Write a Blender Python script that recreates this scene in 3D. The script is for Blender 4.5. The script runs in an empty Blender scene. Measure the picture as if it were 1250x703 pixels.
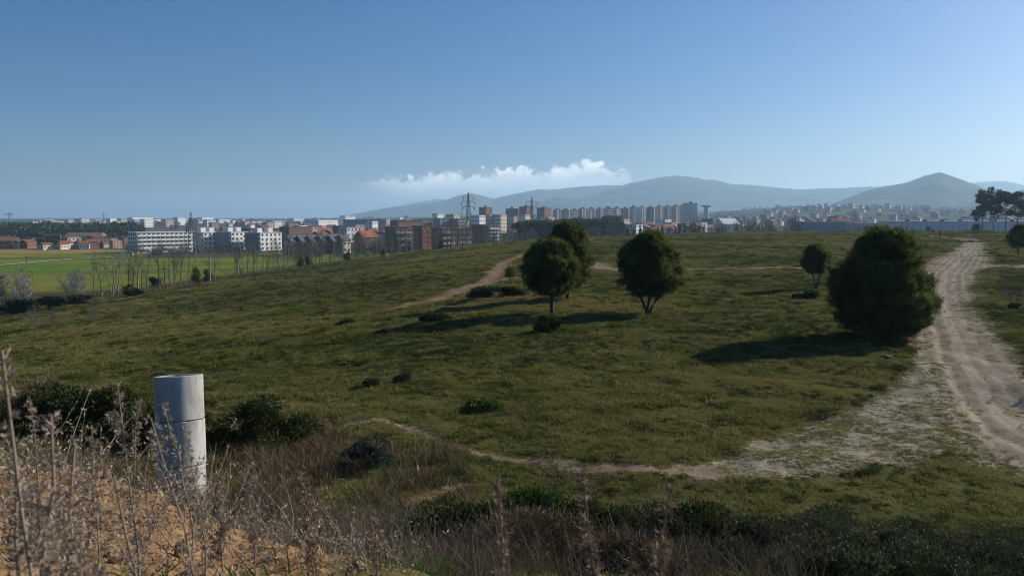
import bpy, bmesh, math, random
import numpy as np
from mathutils import Vector, Matrix

# ------------------------------------------------------------------ camera, sky, sun, exposure
SC = bpy.context.scene
COL = SC.collection
F = 972.0                                   # focal length in pixels of the 1250 px wide photograph
HOR = 266.0                                 # row of the true horizon
PITCH = math.atan((351.5 - HOR) / F)
SUN_AZ, SUN_EL = math.radians(60.0), math.radians(25.0)     # azimuth clockwise from +Y (view direction)

cam_d = bpy.data.cameras.new('camera')
cam = bpy.data.objects.new('camera', cam_d)
COL.objects.link(cam)
cam.location = (0, 0, 0)
cam.rotation_euler = (math.radians(90) - PITCH, 0, 0)
cam_d.sensor_width = 36.0
cam_d.lens = 36.0 * F / 1250.0
cam_d.clip_start, cam_d.clip_end = 0.05, 60000
cam_d.dof.use_dof = True
cam_d.dof.focus_distance = 45
cam_d.dof.aperture_fstop = 7.0
SC.camera = cam

sun_d = bpy.data.lights.new('sun', 'SUN')
sun_d.energy = 5.0
sun_d.angle = math.radians(0.53)
sun_d.color = (1.0, 0.93, 0.83)
sun = bpy.data.objects.new('sun', sun_d)
COL.objects.link(sun)
SUN_DIR = Vector((math.sin(SUN_AZ) * math.cos(SUN_EL), math.cos(SUN_AZ) * math.cos(SUN_EL), math.sin(SUN_EL)))
sun.rotation_euler = SUN_DIR.to_track_quat('Z', 'Y').to_euler()

SKY_STRENGTH = 0.071
W = bpy.data.worlds.new('World'); SC.world = W; W.use_nodes = True
def build_world():
    nt = W.node_tree; N = nt.nodes; L = nt.links
    for n in list(N): N.remove(n)
    def M(op, a, b=None, clamp=False):
        n = N.new('ShaderNodeMath'); n.operation = op; n.use_clamp = clamp
        for i, v in enumerate((a, b)):
            if v is None: continue
            if isinstance(v, (int, float)): n.inputs[i].default_value = v
            else: L.new(v, n.inputs[i])
        return n.outputs[0]
    def SS(x, a, b):
        n = N.new('ShaderNodeMapRange'); n.interpolation_type = 'SMOOTHSTEP'
        L.new(x, n.inputs[0]); n.inputs[1].default_value = a; n.inputs[2].default_value = b
        return n.outputs[0]
    sky = N.new('ShaderNodeTexSky'); sky.sky_type = 'NISHITA'; sky.sun_disc = False
    sky.sun_elevation = SUN_EL; sky.sun_rotation = SUN_AZ
    sky.altitude = 150; sky.air_density = 0.9; sky.dust_density = 1.3; sky.ozone_density = 6.0
    hs = N.new('ShaderNodeHueSaturation'); hs.inputs['Saturation'].default_value = 1.19; L.new(sky.outputs[0], hs.inputs['Color'])
    tc = N.new('ShaderNodeTexCoord'); sep = N.new('ShaderNodeSeparateXYZ'); L.new(tc.outputs['Generated'], sep.inputs[0])
    az = M('MULTIPLY', M('ARCTAN2', sep.outputs[0], sep.outputs[1]), 57.29578)
    el = M('MULTIPLY', M('ARCSINE', sep.outputs[2]), 57.29578)
    def noise(sx, sy, scale, detail, off=0.0, rough=0.55):
        c = N.new('ShaderNodeCombineXYZ')
        L.new(M('MULTIPLY', az, sx), c.inputs[0]); L.new(M('MULTIPLY', el, sy), c.inputs[1]); c.inputs[2].default_value = off
        n = N.new('ShaderNodeTexNoise'); n.inputs['Scale'].default_value = scale; n.inputs['Detail'].default_value = detail
        n.inputs['Roughness'].default_value = rough
        L.new(c.outputs[0], n.inputs['Vector']); return n.outputs[0]
    # a low bank of cumulus standing over the mountains
    top = N.new('ShaderNodeFloatCurve')
    azn = M('DIVIDE', M('ADD', az, 14.0), 26.0, True); L.new(azn, top.inputs['Value'])
    cv = top.mapping.curves[0]
    pts = [(0.0, 0.05), (0.10, 0.28), (0.2, 0.40), (0.32, 0.50), (0.44, 0.55), (0.55, 0.58), (0.66, 0.60), (0.75, 0.70), (0.81, 0.62), (0.86, 0.40), (0.92, 0.1), (1.0, 0.0)]
    cv.points[0].location = pts[0]; cv.points[1].location = pts[-1]
    for p in pts[1:-1]: cv.points.new(*p)
    top.mapping.update()
    topel = M('ADD', M('MULTIPLY', top.outputs[0], 3.9), 1.3)
    billow = M('SUBTRACT', noise(1.0, 1.25, 1.15, 5, 3.1), 0.5)
    edge = M('SUBTRACT', M('ADD', topel, M('MULTIPLY', billow, 2.9)), el)
    body = SS(edge, -0.05, 0.5)
    low = SS(el, 0.6, 2.2)
    soft = SS(noise(0.7, 1.5, 1.0, 4, 8.0), 0.25, 0.62)
    lr = M('MULTIPLY', SS(azn, 0.08, 0.30), M('SUBTRACT', 1.0, SS(azn, 0.78, 0.90)))
    alpha = M('MULTIPLY', M('MULTIPLY', M('MULTIPLY', body, low), lr), M('ADD', M('MULTIPLY', soft, 0.40), 0.58))
    # faint veil streaks lower in the sky further round to the left
    st = SS(noise(0.09, 1.1, 1.0, 5, 1.7, 0.5), 0.52, 0.80)
    band = M('MULTIPLY', SS(el, 3.0, 4.5), M('SUBTRACT', 1.0, SS(el, 6.0, 7.5)))
    veil = M('MULTIPLY', M('MULTIPLY', st, band), 0.7)
    veil = M('MULTIPLY', veil, M('SUBTRACT', 1.0, SS(az, -31.0, -26.5)))
    shade = SS(M('ADD', billow, M('MULTIPLY', edge, -0.35)), -0.5, 0.22)
    ccol = N.new('ShaderNodeMix'); ccol.data_type = 'RGBA'
    ccol.inputs[6].default_value = (8.5, 9.4, 10.4, 1); ccol.inputs[7].default_value = (16.5, 16.3, 16.0, 1)
    L.new(shade, ccol.inputs[0])
    m1 = N.new('ShaderNodeMix'); m1.data_type = 'RGBA'
    L.new(veil, m1.inputs[0]); L.new(hs.outputs[0], m1.inputs[6]); m1.inputs[7].default_value = (6.4, 7.4, 8.4, 1)
    m2 = N.new('ShaderNodeMix'); m2.data_type = 'RGBA'
    L.new(alpha, m2.inputs[0]); L.new(m1.outputs[2], m2.inputs[6]); L.new(ccol.outputs[2], m2.inputs[7])
    bg = N.new('ShaderNodeBackground'); bg.inputs[1].default_value = SKY_STRENGTH
    L.new(m2.outputs[2], bg.inputs[0])
    out = N.new('ShaderNodeOutputWorld'); L.new(bg.outputs[0], out.inputs[0])
build_world()

SC.view_settings.view_transform = 'Standard'
SC.view_settings.look = 'None'
SC.view_settings.exposure = 0.36
SC.view_settings.gamma = 1.0
SC.view_settings.use_curve_mapping = False
SC.render.engine = 'CYCLES'
cy = SC.cycles
cy.use_denoising = True
cy.max_bounces = 5; cy.diffuse_bounces = 2; cy.glossy_bounces = 2; cy.transmission_bounces = 3
cy.transparent_max_bounces = 8; cy.volume_bounces = 1
cy.filter_width = 1.1; cy.use_adaptive_sampling = True; cy.adaptive_threshold = 0.01
cy.caustics_reflective = False; cy.caustics_refractive = False

# ------------------------------------------------------------------ numeric helpers
RNG = np.random.default_rng(7)
random.seed(11)

def _h(ix, iy, seed):
    h = (ix.astype(np.int64) * 374761393 + iy.astype(np.int64) * 668265263 + seed * 974634777) & 0xffffffff
    h = ((h ^ (h >> 13)) * 1274126177) & 0xffffffff
    h = (h ^ (h >> 16)) & 0xffffffff
    return h / 4294967295.0
def vnoise(x, y, seed=0):
    x = np.asarray(x, float); y = np.asarray(y, float)
    ix = np.floor(x); iy = np.floor(y); fx = x - ix; fy = y - iy
    ux = fx * fx * (3 - 2 * fx); uy = fy * fy * (3 - 2 * fy)
    a = _h(ix, iy, seed); b = _h(ix + 1, iy, seed); c = _h(ix, iy + 1, seed); d = _h(ix + 1, iy + 1, seed)
    return (a * (1 - ux) + b * ux) * (1 - uy) + (c * (1 - ux) + d * ux) * uy
def fbm(x, y, seed=0, oct=4):
    s = 0; a = 0.5; t = 0
    for k in range(oct):
        s = s + a * vnoise(x * 2 ** k, y * 2 ** k, seed + k * 17); t += a; a *= 0.5
    return s / t
def sstep(x, a, b):
    t = np.clip((np.asarray(x, float) - a) / (b - a), 0, 1)
    return t * t * (3 - 2 * t)

# ------------------------------------------------------------------ terrain height function
def az_of(u): return math.degrees(math.atan((u - 625.0) / F))
RK = np.array([0.01, 3, 5, 7, 10, 14, 18, 25, 40, 60, 90, 130, 180, 240, 300, 400, 700, 1500, 2200, 3000, 6000, 14000], float)
PROF = {
    -250: [-1.6, -1.35, -1.3, -1.7, -2.9, -4.3, -5.0, -5.9, -7.6, -9.8, -12.6, -15.8, -18.5, -20, -20, -20, -20, -19.5, -18, -13, -8, -8],
    0:    [-1.6, -1.45, -1.38, -1.9, -3.3, -4.6, -5.2, -5.9, -7.2, -8.8, -11.2, -14.0, -17.0, -20, -20, -20, -20, -19.5, -18, -13, -8, -8],
    120:  [-1.6, -1.5, -1.48, -2.15, -3.8, -5.0, -5.5, -6.0, -7.1, -8.5, -10.6, -13.0, -15.8, -19.6, -20, -20, -20, -19.5, -18, -13, -8, -8],
    220:  [-1.6, -1.56, -1.75, -2.7, -4.3, -5.3, -5.7, -6.1, -6.95, -8.1, -9.9, -11.9, -14.2, -18.2, -20, -20, -20, -19.5, -18, -13, -8, -8],
    400:  [-1.6, -1.62, -2.15, -3.05, -4.5, -5.6, -6.0, -6.2, -6.7, -7.4, -8.5, -9.9, -11.5, -13.4, -17, -20, -20, -19, -16, -9, -6, -6],
    520:  [-1.6, -1.7, -2.35, -3.2, -4.6, -5.7, -6.1, -6.2, -6.45, -6.9, -7.6, -8.4, -9.3, -10.2, -12.2, -18, -20, -18, -11, 0, 0, 0],
    640:  [-1.6, -1.75, -2.45, -3.3, -4.7, -5.8, -6.1, -6.2, -6.25, -6.45, -6.75, -7.0, -7.15, -7.25, -7.6, -14, -19, -16, -8, 4, 10, 10],
    840:  [-1.6, -1.75, -2.45, -3.3, -4.7, -5.75, -6.1, -6.2, -6.15, -6.05, -6.0, -5.9, -5.75, -5.45, -5.3, -9, -17, -13, -2, 8, 40, 40],
    980:  [-1.6, -1.75, -2.45, -3.3, -4.7, -5.7, -6.05, -6.15, -6.1, -6.0, -5.95, -5.8, -5.55, -5.1, -4.7, -7, -14, -7, 18, 44, 60, 60],
    1060: [-1.6, -1.75, -2.45, -3.3, -4.7, -5.7, -6.05, -6.15, -6.1, -6.0, -5.9, -5.7, -5.4, -4.9, -4.4, -6, -13, -6, 18, 38, 60, 60],
    1180: [-1.6, -1.75, -2.45, -3.3, -4.7, -5.7, -6.05, -6.15, -6.1, -6.0, -5.85, -5.6, -5.25, -4.7, -4.3, -5.5, -12, -5, 8, 22, 60, 60],
    1500: [-1.6, -1.75, -2.45, -3.3, -4.7, -5.7, -6.05, -6.1, -6.05, -5.95, -5.8, -5.5, -5.1, -4.6, -4.4, -5.5, -12, -5, 6, 20, 60, 60],
}
TA = np.arange(-70, 70.01, 0.5)
LR0, LR1, LN = math.log(1.0), math.log(14001.0), 420
TL = np.linspace(LR0, LR1, LN)
def _table():
    cols = sorted(PROF); azs = np.array([az_of(u) for u in cols])
    rk = np.log(RK + 1.0)
    per = np.array([np.interp(TL, rk, PROF[u]) for u in cols])
    T = np.empty((len(TA), LN))
    for j in range(LN): T[:, j] = np.interp(TA, azs, per[:, j])
    def sm(A, ax, s):
        k = np.exp(-0.5 * (np.arange(-3 * s, 3 * s + 1) / s) ** 2); k /= k.sum()
        P = np.pad(A, [(3 * s, 3 * s) if i == ax else (0, 0) for i in (0, 1)], mode='edge')
        return np.apply_along_axis(lambda v: np.convolve(v, k, 'valid'), ax, P)
    return sm(sm(T, 0, 4), 1, 3)
TT = _table()
def terr0(x, y):
    x = np.asarray(x, float); y = np.asarray(y, float)
    r = np.hypot(x, y); a = np.degrees(np.arctan2(x, y))
    fa = np.clip((a - TA[0]) / 0.5, 0, len(TA) - 1.001)
    fr = np.clip((np.log(r + 1.0) - LR0) / (LR1 - LR0) * (LN - 1), 0, LN - 1.001)
    i = fa.astype(int); j = fr.astype(int); s = fa - i; t = fr - j
    return (TT[i, j] * (1 - s) + TT[i + 1, j] * s) * (1 - t) + (TT[i, j + 1] * (1 - s) + TT[i + 1, j + 1] * s) * t
def terr(x, y):
    x = np.asarray(x, float); y = np.asarray(y, float)
    r = np.hypot(x, y)
    z = terr0(x, y)
    onhill = 1 - sstep(r, 260, 330)
    z = z + onhill * sstep(r, 6, 20) * ((fbm(x / 9.0, y / 9.0, 3, 3) - 0.5) * 0.7 + (fbm(x / 1.5, y / 1.5, 5, 3) - 0.5) * 0.36)
    z = z + onhill * sstep(r, 60, 120) * (fbm(x / 35.0, y / 35.0, 9, 3) - 0.5) * 1.6
    z = z + (1 - sstep(r, 8, 16)) * sstep(r, 0.8, 2.5) * ((fbm(x / 0.9, y / 0.9, 12, 4) - 0.5) * 0.34 + (fbm(x / 0.22, y / 0.22, 14, 3) - 0.5) * 0.08)
    z = z + sstep(r, 1200, 2600) * (fbm(x / 500.0, y / 500.0, 21, 3) - 0.5) * (9 + 9 * sstep(x, -200, 600))
    return z
cp, sp = math.cos(PITCH), math.sin(PITCH)
def ray(u, v):
    a = (u - 625.0) / F; b = -(v - 351.5) / F
    return np.array([a, cp + b * sp, -sp + b * cp])
def hit(u, v, rmax=4000):
    """point where the sight line of a pixel meets the ground"""
    d = ray(u, v); t = np.geomspace(1.2, rmax, 5000)
    P = d[None, :] * t[:, None]
    below = P[:, 2] < terr(P[:, 0], P[:, 1])
    k = int(np.argmax(below)) if below.any() else len(t) - 1
    return P[k]
def at(u, d):
    """ground point at depth d (metres along the view axis) under photo column u"""
    x = (u - 625.0) / F * d
    return Vector((x, d, float(terr(x, d))))
def zrow(v, d): return -(v - HOR) / F * d       # height seen at row v at depth d

# ------------------------------------------------------------------ materials
def new_mat(name):
    m = bpy.data.materials.new(name); m.use_nodes = True
    nt = m.node_tree
    for n in list(nt.nodes): nt.nodes.remove(n)
    out = nt.nodes.new('ShaderNodeOutputMaterial')
    return m, nt, out
def rgba(c): return (c[0], c[1], c[2], 1)
def mat(name, c1, c2=None, rough=0.85, scale=4.0, detail=4, bump=0.0, attr=None, trans=0.0, metal=0.0, spec=0.3, inst=None, c3=None):
    """noise- or attribute-varied surface; trans adds light passing through thin leaves"""
    m, nt, out = new_mat(name); N = nt.nodes; L = nt.links
    c2 = c2 or tuple(0.72 * v for v in c1)
    ramp = N.new('ShaderNodeValToRGB'); e = ramp.color_ramp.elements
    e[0].color = rgba(c1); e[1].color = rgba(c2); e[0].position = 0.25; e[1].position = 0.75
    if attr or inst:
        e[0].position = 0.0; e[1].position = 1.0
        a = N.new('ShaderNodeAttribute'); a.attribute_name = attr or inst
        if inst: a.attribute_type = 'INSTANCER'
        L.new(a.outputs['Fac'], ramp.inputs[0])
    else:
        tc = N.new('ShaderNodeTexCoord'); nz = N.new('ShaderNodeTexNoise')
        nz.inputs['Scale'].default_value = scale; nz.inputs['Detail'].default_value = detail
        L.new(tc.outputs['Object'], nz.inputs['Vector']); L.new(nz.outputs[0], ramp.inputs[0])
    if c3:
        e2 = ramp.color_ramp.elements.new(0.5); e2.color = rgba(c3)
    b = N.new('ShaderNodeBsdfPrincipled')
    b.inputs['Roughness'].default_value = rough; b.inputs['Metallic'].default_value = metal
    b.inputs['Specular IOR Level'].default_value = spec
    L.new(ramp.outputs[0], b.inputs['Base Color'])
    if bump:
        tc2 = N.new('ShaderNodeTexCoord'); n2 = N.new('ShaderNodeTexNoise'); n2.inputs['Scale'].default_value = scale * 6; n2.inputs['Detail'].default_value = 5
        L.new(tc2.outputs['Object'], n2.inputs['Vector'])
        bp = N.new('ShaderNodeBump'); bp.inputs['Strength'].default_value = bump; bp.inputs['Distance'].default_value = 0.02
        L.new(n2.outputs[0], bp.inputs['Height']); L.new(bp.outputs[0], b.inputs['Normal'])
    if trans:
        t = N.new('ShaderNodeBsdfTranslucent'); L.new(ramp.outputs[0], t.inputs[0])
        mx = N.new('ShaderNodeMixShader'); mx.inputs[0].default_value = trans
        L.new(b.outputs[0], mx.inputs[1]); L.new(t.outputs[0], mx.inputs[2]); L.new(mx.outputs[0], out.inputs[0])
    else:
        L.new(b.outputs[0], out.inputs[0])
    return m

# ------------------------------------------------------------------ mesh helpers
def mesh(name, V, Fc, mats=None, smooth=False, attrs=None, midx=None):
    """fast mesh from numpy; Fc is (n,3) or (n,4), or a list of such arrays"""
    V = np.asarray(V, np.float32)
    if not isinstance(Fc, (list, tuple)) or (len(Fc) and np.asarray(Fc[0]).ndim < 2): Fc = [np.asarray(Fc)]
    Fc = [np.asarray(f, np.int32) for f in Fc if len(f)]
    me = bpy.data.meshes.new(name)
    me.vertices.add(len(V)); me.vertices.foreach_set('co', V.ravel())
    if Fc:
        li = np.concatenate([f.ravel() for f in Fc]); tot = np.concatenate([np.full(len(f), f.shape[1], np.int32) for f in Fc])
        st = np.concatenate([[0], np.cumsum(tot)[:-1]]).astype(np.int32)
        me.loops.add(len(li)); me.loops.foreach_set('vertex_index', li)
        me.polygons.add(len(tot)); me.polygons.foreach_set('loop_start', st)
        me.polygons.foreach_set('use_smooth', np.full(len(tot), bool(smooth)))
        if midx is not None: me.polygons.foreach_set('material_index', np.asarray(midx, np.int32))
    me.update(calc_edges=True)
    for k, a in (attrs or {}).items():
        a = np.asarray(a, np.float32)
        if a.ndim == 1:
            at_ = me.attributes.new(k, 'FLOAT', 'POINT'); at_.data.foreach_set('value', a)
        elif a.shape[1] == 3:
            at_ = me.attributes.new(k, 'FLOAT_VECTOR', 'POINT'); at_.data.foreach_set('vector', a.ravel())
        else:
            at_ = me.attributes.new(k, 'FLOAT_COLOR', 'POINT'); at_.data.foreach_set('color', a.ravel())
    for m in (mats if isinstance(mats, (list, tuple)) else [mats] if mats else []): me.materials.append(m)
    return me
def link(name, data, parent=None, loc=None, rot=None, scale=None):
    o = bpy.data.objects.new(name, data); COL.objects.link(o)
    if parent: o.parent = parent
    if loc is not None: o.location = loc
    if rot is not None: o.rotation_euler = rot
    if scale is not None: o.scale = (scale,) * 3 if isinstance(scale, (int, float)) else scale
    return o
def tag(o, label=None, cat=None, group=None, kind=None):
    if label: o['label'] = label
    if cat: o['category'] = cat
    if group: o['group'] = group
    if kind: o['kind'] = kind
    return o
def thing(name, label, cat, loc, rz=0.0, group=None):
    return tag(link(name, None, None, loc, (0, 0, rz)), label, cat, group)
def copy_tree(o, parent=None):
    c = o.copy(); COL.objects.link(c)
    if parent is not None: c.parent = parent
    for ch in o.children: copy_tree(ch, c)
    return c
class MB:
    """collects vertices and faces for one mesh"""
    def __init__(s): s.V = []; s.F = {}; s.n = 0; s.A = []
    def add(s, V, Fc, a=0.5, mi=0):
        V = np.asarray(V, float); Fc = np.asarray(Fc)
        s.V.append(V); s.F.setdefault((Fc.shape[1], mi), []).append(Fc + s.n); s.n += len(V)
        s.A.append(np.full(len(V), a) if np.isscalar(a) else np.asarray(a))
    def box(s, c, d, a=0.5, mi=0, rz=0.0):
        x, y, z = d[0] / 2, d[1] / 2, d[2] / 2
        V = np.array([[sx * x, sy * y, sz * z] for sx in (-1, 1) for sy in (-1, 1) for sz in (-1, 1)])
        if rz:
            cc, ss = math.cos(rz), math.sin(rz); V = V @ np.array([[cc, ss, 0], [-ss, cc, 0], [0, 0, 1]])
        s.add(V + np.array(c), [[0, 1, 3, 2], [4, 6, 7, 5], [0, 4, 5, 1], [2, 3, 7, 6], [0, 2, 6, 4], [1, 5, 7, 3]], a, mi)
    def bar(s, p, q, w, a=0.5, mi=0):
        s.tube(np.array([p, q], float), [w / 2, w / 2], 4, a, mi, cap=True)
    def tube(s, P, R, k=6, a=0.5, mi=0, cap=True):
        P = np.asarray(P, float); n = len(P); R = np.asarray(R, float)
        T = np.gradient(P, axis=0); T /= np.linalg.norm(T, axis=1)[:, None] + 1e-9
        up = np.where(np.abs(T[:, 2:3]) < 0.9, np.array([[0, 0, 1.0]]), np.array([[1.0, 0, 0]]))
        A = np.cross(T, up); A /= np.linalg.norm(A, axis=1)[:, None] + 1e-9
        B = np.cross(T, A)
        th = np.arange(k) / k * 2 * math.pi
        V = (P[:, None, :] + R[:, None, None] * (np.cos(th)[None, :, None] * A[:, None, :] + np.sin(th)[None, :, None] * B[:, None, :])).reshape(-1, 3)
        i = np.arange(n - 1)[:, None] * k; j = np.arange(k)[None, :]; j2 = (j + 1) % k
        Q = np.stack([i + j, i + j2, i + k + j2, i + k + j], -1).reshape(-1, 4)
        s.add(V, Q, a, mi)
        if cap and k == 4:
            m = s.n - len(V)
            s.F.setdefault((4, mi), []).append(np.array([[0, 1, 2, 3], [(n - 1) * k + 3, (n - 1) * k + 2, (n - 1) * k + 1, (n - 1) * k]]) + m)
    def build(s, name, mats, parent=None, smooth=False, loc=None, rot=None):
        return link(name, s.mesh(name, mats, smooth), parent, loc, rot)
    def mesh(s, name, mats, smooth=False):
        keys = sorted(s.F); Fs = [np.concatenate(s.F[k]) for k in keys]
        mi = np.concatenate([np.full(len(f), k[1]) for f, k in zip(Fs, keys)])
        return mesh(name, np.concatenate(s.V), Fs, mats, smooth, {'rnd': np.concatenate(s.A)}, mi)
def unit(a): return a / (np.linalg.norm(a, axis=-1, keepdims=True) + 1e-9)
def rdirs(n, rng=RNG): return unit(rng.normal(size=(n, 3)))
def leaf_quads(P, D, Ln, Wd, rnd, rng=RNG, fold=0.0):
    """diamond leaves at P along directions D"""
    n = len(P); D = unit(D); S = unit(np.cross(D, rdirs(n, rng)))
    Ln = np.broadcast_to(Ln, n)[:, None]; Wd = np.broadcast_to(Wd, n)[:, None]
    V = np.stack([P, P + D * Ln * 0.45 + S * Wd, P + D * Ln, P + D * Ln * 0.45 - S * Wd], 1).reshape(-1, 3)
    Q = np.arange(n * 4).reshape(-1, 4)
    return V, Q, np.repeat(rnd, 4)
def needle_tris(P, D, Ln, Wd, rnd, k, spread, rng=RNG):
    """k narrow needles fanning out from each shoot"""
    n = len(P); P = np.repeat(P, k, 0); D = unit(np.repeat(unit(D), k, 0) + rng.normal(size=(n * k, 3)) * spread)
    S = unit(np.cross(D, rdirs(n * k, rng)))
    l = np.repeat(np.broadcast_to(Ln, n), k)[:, None] * rng.uniform(0.7, 1.15, (n * k, 1))
    V = np.stack([P - S * Wd, P + S * Wd, P + D * l], 1).reshape(-1, 3)
    return V, np.arange(n * k * 3).reshape(-1, 3), np.repeat(np.repeat(rnd, k), 3)

# ------------------------------------------------------------------ paths: polylines on the ground (x, y, half width)
def poly(pts): return np.array([[*hit(u, v)[:2], w] for u, v, w in pts])
TRACK = poly([(1190, 296, 1.8), (1184, 307, 2.2), (1170, 319, 2.8), (1154, 332, 2.6), (1150, 350, 1.9), (1152, 372, 1.7), (1160, 400, 1.65), (1178, 440, 1.75), (1206, 490, 1.7), (1246, 525, 1.8), (1300, 556, 2.0)])
PALE = poly([(1138, 425, 0.5), (1132, 470, 1.0), (1108, 515, 1.5), (1042, 548, 1.35), (960, 568, 1.0), (885, 573, 0.65), (840, 574, 0.4)])
FOOT = poly([(880, 573, .6), (820, 573, 0.42), (745, 566, 0.36), (700, 562, 0.3), (640, 555, 0.26), (590, 548, 0.2), (545, 535, 0.19), (490, 520, 0.17), (430, 515, 0.14), (365, 512, 0.10)])
SPUR = poly([(575, 586, 0.12), (548, 597, 0.2), (520, 608, 0.22), (492, 619, 0.12)])
CROSS = poly([(1075, 327, .8), (1010, 327.5, .8), (900, 328, .75), (830, 328.5, .75), (760, 331, 0.6), (735, 327, 1.5), (718, 319, 0.9), (700, 316, 0.7)])
REDP = poly([(650, 309, 1.0), (634, 313, 1.3), (616, 322, 1.2), (604, 334, 1.1), (588, 346, 1.2), (558, 358, 1.3), (522, 367, .9), (492, 373, .7), (455, 378, 0.35)])
REDB = poly([(630, 338, 0.8), (600, 345, 0.9), (570, 354, 1.0)])
EAST = poly([(1160, 326, 1.6), (1200, 325, 1.2), (1250, 325, 1.1), (1320, 326, 1.1)])
FARP = poly([(1192, 294, 2.4), (1172, 291, 1.6), (1140, 288, 1.2), (1100, 286, 0.9), (1060, 285.5, 0.5)])
PATHS = [(TRACK, 0.30, .86), (PALE, 0.0, .53), (FOOT, 0.7, .64), (SPUR, 1.0, .60), (CROSS, 0.6, .78), (REDP, 0.95, .80), (REDB, 1.0, .75), (EAST, 0.1, .78), (FARP, 0.7, .9)]
def seg_dist(x, y, P):
    """distance to a polyline over its half width, and the signed side"""
    best = np.full(x.shape, 1e9); side = np.zeros(x.shape)
    for a, b in zip(P[:-1], P[1:]):
        dx, dy = b[0] - a[0], b[1] - a[1]; q = dx * dx + dy * dy + 1e-9
        t = np.clip(((x - a[0]) * dx + (y - a[1]) * dy) / q, 0, 1)
        ex = x - a[0] - t * dx; ey = y - a[1] - t * dy
        w = a[2] + (b[2] - a[2]) * t
        d = np.hypot(ex, ey) / w
        m = d < best
        best = np.where(m, d, best); side = np.where(m, np.sign(dx * ey - dy * ex) * np.hypot(ex, ey), side)
    return best, side
def path_mask(x, y):
    m = np.zeros(x.shape); red = np.zeros(x.shape); wq = sstep(np.hypot(x, y), 12, 25)
    x, y = x + (fbm(x / 3.5, y / 3.5, 51, 3) - .5) * 2.2 * wq, y + (fbm(x / 3.5, y / 3.5, 57, 3) - .5) * 2.2 * wq
    for P, r, pk in PATHS:
        near = (x > P[:, 0].min() - 9) & (x < P[:, 0].max() + 9) & (y > P[:, 1].min() - 9) & (y < P[:, 1].max() + 9)
        if not near.any(): continue
        d = np.full(x.shape, 9.0); d[near] = seg_dist(x[near], y[near], P)[0]
        k = np.minimum(pk, 0.98 - 0.46 * np.minimum(d, 3.0))          # about 0.5 on the edge
        red = np.where(k > m, r, red); m = np.maximum(m, k)
    return np.clip(m, 0, 1), red

# ------------------------------------------------------------------ the ground: one polar sheet split into its kinds
def ring_radii():
    r = [0.35]
    while r[-1] < 13500:
        q = r[-1]; r.append(q * (1.022 if q < 6 else 1.0145 if q < 130 else 1.02 if q < 600 else 1.035))
    return np.array(r)
RR = ring_radii()
AA = np.radians(np.concatenate([np.arange(-180, -44, 4.0), np.arange(-44, -36, 0.5), np.arange(-36, 36, 0.215), np.arange(36, 44, 0.5), np.arange(44, 180.1, 4.0)]))
GX = RR[:, None] * np.sin(AA)[None, :]; GY = RR[:, None] * np.cos(AA)[None, :]
GZ = terr(GX, GY)
GM, GRED = path_mask(GX, GY)
GR = np.hypot(GX, GY)
tr_d, tr_s = seg_dist(GX, GY, TRACK)
RUT = np.where((tr_d < 1.3) & (GR < 300), tr_s, 9.0)
GZ = GZ - 0.06 * sstep(GM, 0.5, 0.9) - 0.05 * (np.exp(-((np.abs(RUT) - 0.75) / 0.16) ** 2))
AZD = np.degrees(np.arctan2(GX, GY))
# bare orange soil of the bank the camera stands on
SOIL = (1 - sstep(GR + (fbm(GX / 1.2, GY / 1.2, 41, 3) - 0.5) * 4.0 + np.clip(AZD + 16, 0, 60) * 0.42, 6.5, 8.5)) * (GY > -40)
SOIL = SOIL * sstep(fbm(GX / 0.8, GY / 0.8, 44, 3), 0.22, 0.45)
# the farmed valley
GREEN = (sstep(GY + (fbm(GX / 40, GY / 40, 2, 2) - .5) * 16, 205, 213)) * (1 - sstep(GY - 0.02 * GX, 396, 402)) * (1 - sstep(GX, 5, 30))
TAN = sstep(GY - GX * 0.02, 405, 410) * (1 - sstep(GY, 505, 510)) * (1 - sstep(GX + (GY - 400) * 0.4, -190, -182))
HILL = (1 - sstep(GR, 260, 330))
def col_mix(a, b, t): return a * (1 - t[..., None]) + b * t[..., None]
def C3(*c): return np.array(c, float)
n1 = fbm(GX / 7.0, GY / 7.0, 61, 4); n2 = fbm(GX / 26.0, GY / 26.0, 63, 3); n3 = fbm(GX / 1.1, GY / 1.1, 65, 3)
gc = col_mix(C3(.058, .056, .019), C3(.100, .086, .034), sstep(n1, .35, .68))
gc = col_mix(gc, C3(.058, .072, .020), sstep(n2, .50, .70) * 0.7)
gc = col_mix(gc, C3(.075, .055, .034), sstep(n3, .55, .75) * 0.55)
gc = col_mix(gc, C3(.066, .050, .034), sstep(fbm(GX / 14 + 3, GY / 5, 67, 3), .55, .68) * sstep(-AZD, 4, 16) * sstep(GR, 55, 80) * 0.8)
# beyond the hill: scrub, gardens and streets of the plain
pl = col_mix(C3(.085, .078, .052), C3(.060, .068, .034), sstep(fbm(GX / 60, GY / 60, 71, 3), .4, .6))
pl = col_mix(pl, C3(.13, .115, .09), sstep(fbm(GX / 90, GY / 90, 73, 3), .52, .62) * sstep(GR, 500, 800))
pl = col_mix(pl, C3(.045, .055, .035), sstep(GR, 1500, 2600))
gc = col_mix(pl, gc, HILL)
gs = fbm(GX / 120, GY / 14, 81, 4) + .05 * np.sin((GY * .96 - GX * .28) / 2.2)
gg = col_mix(C3(.085, .150, .020), C3(.160, .170, .034), sstep(gs, .42, .6))
GREEN = np.maximum(GREEN, sstep(GY, 398, 404) * (1 - sstep(GY + (fbm(GX / 60, GY / 60, 4, 2) - .5) * 50, 470, 500)) * sstep(GX, -150, -135) * (1 - sstep(GX, 0, 25)))
gc = col_mix(gc, gg, GREEN)
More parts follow.
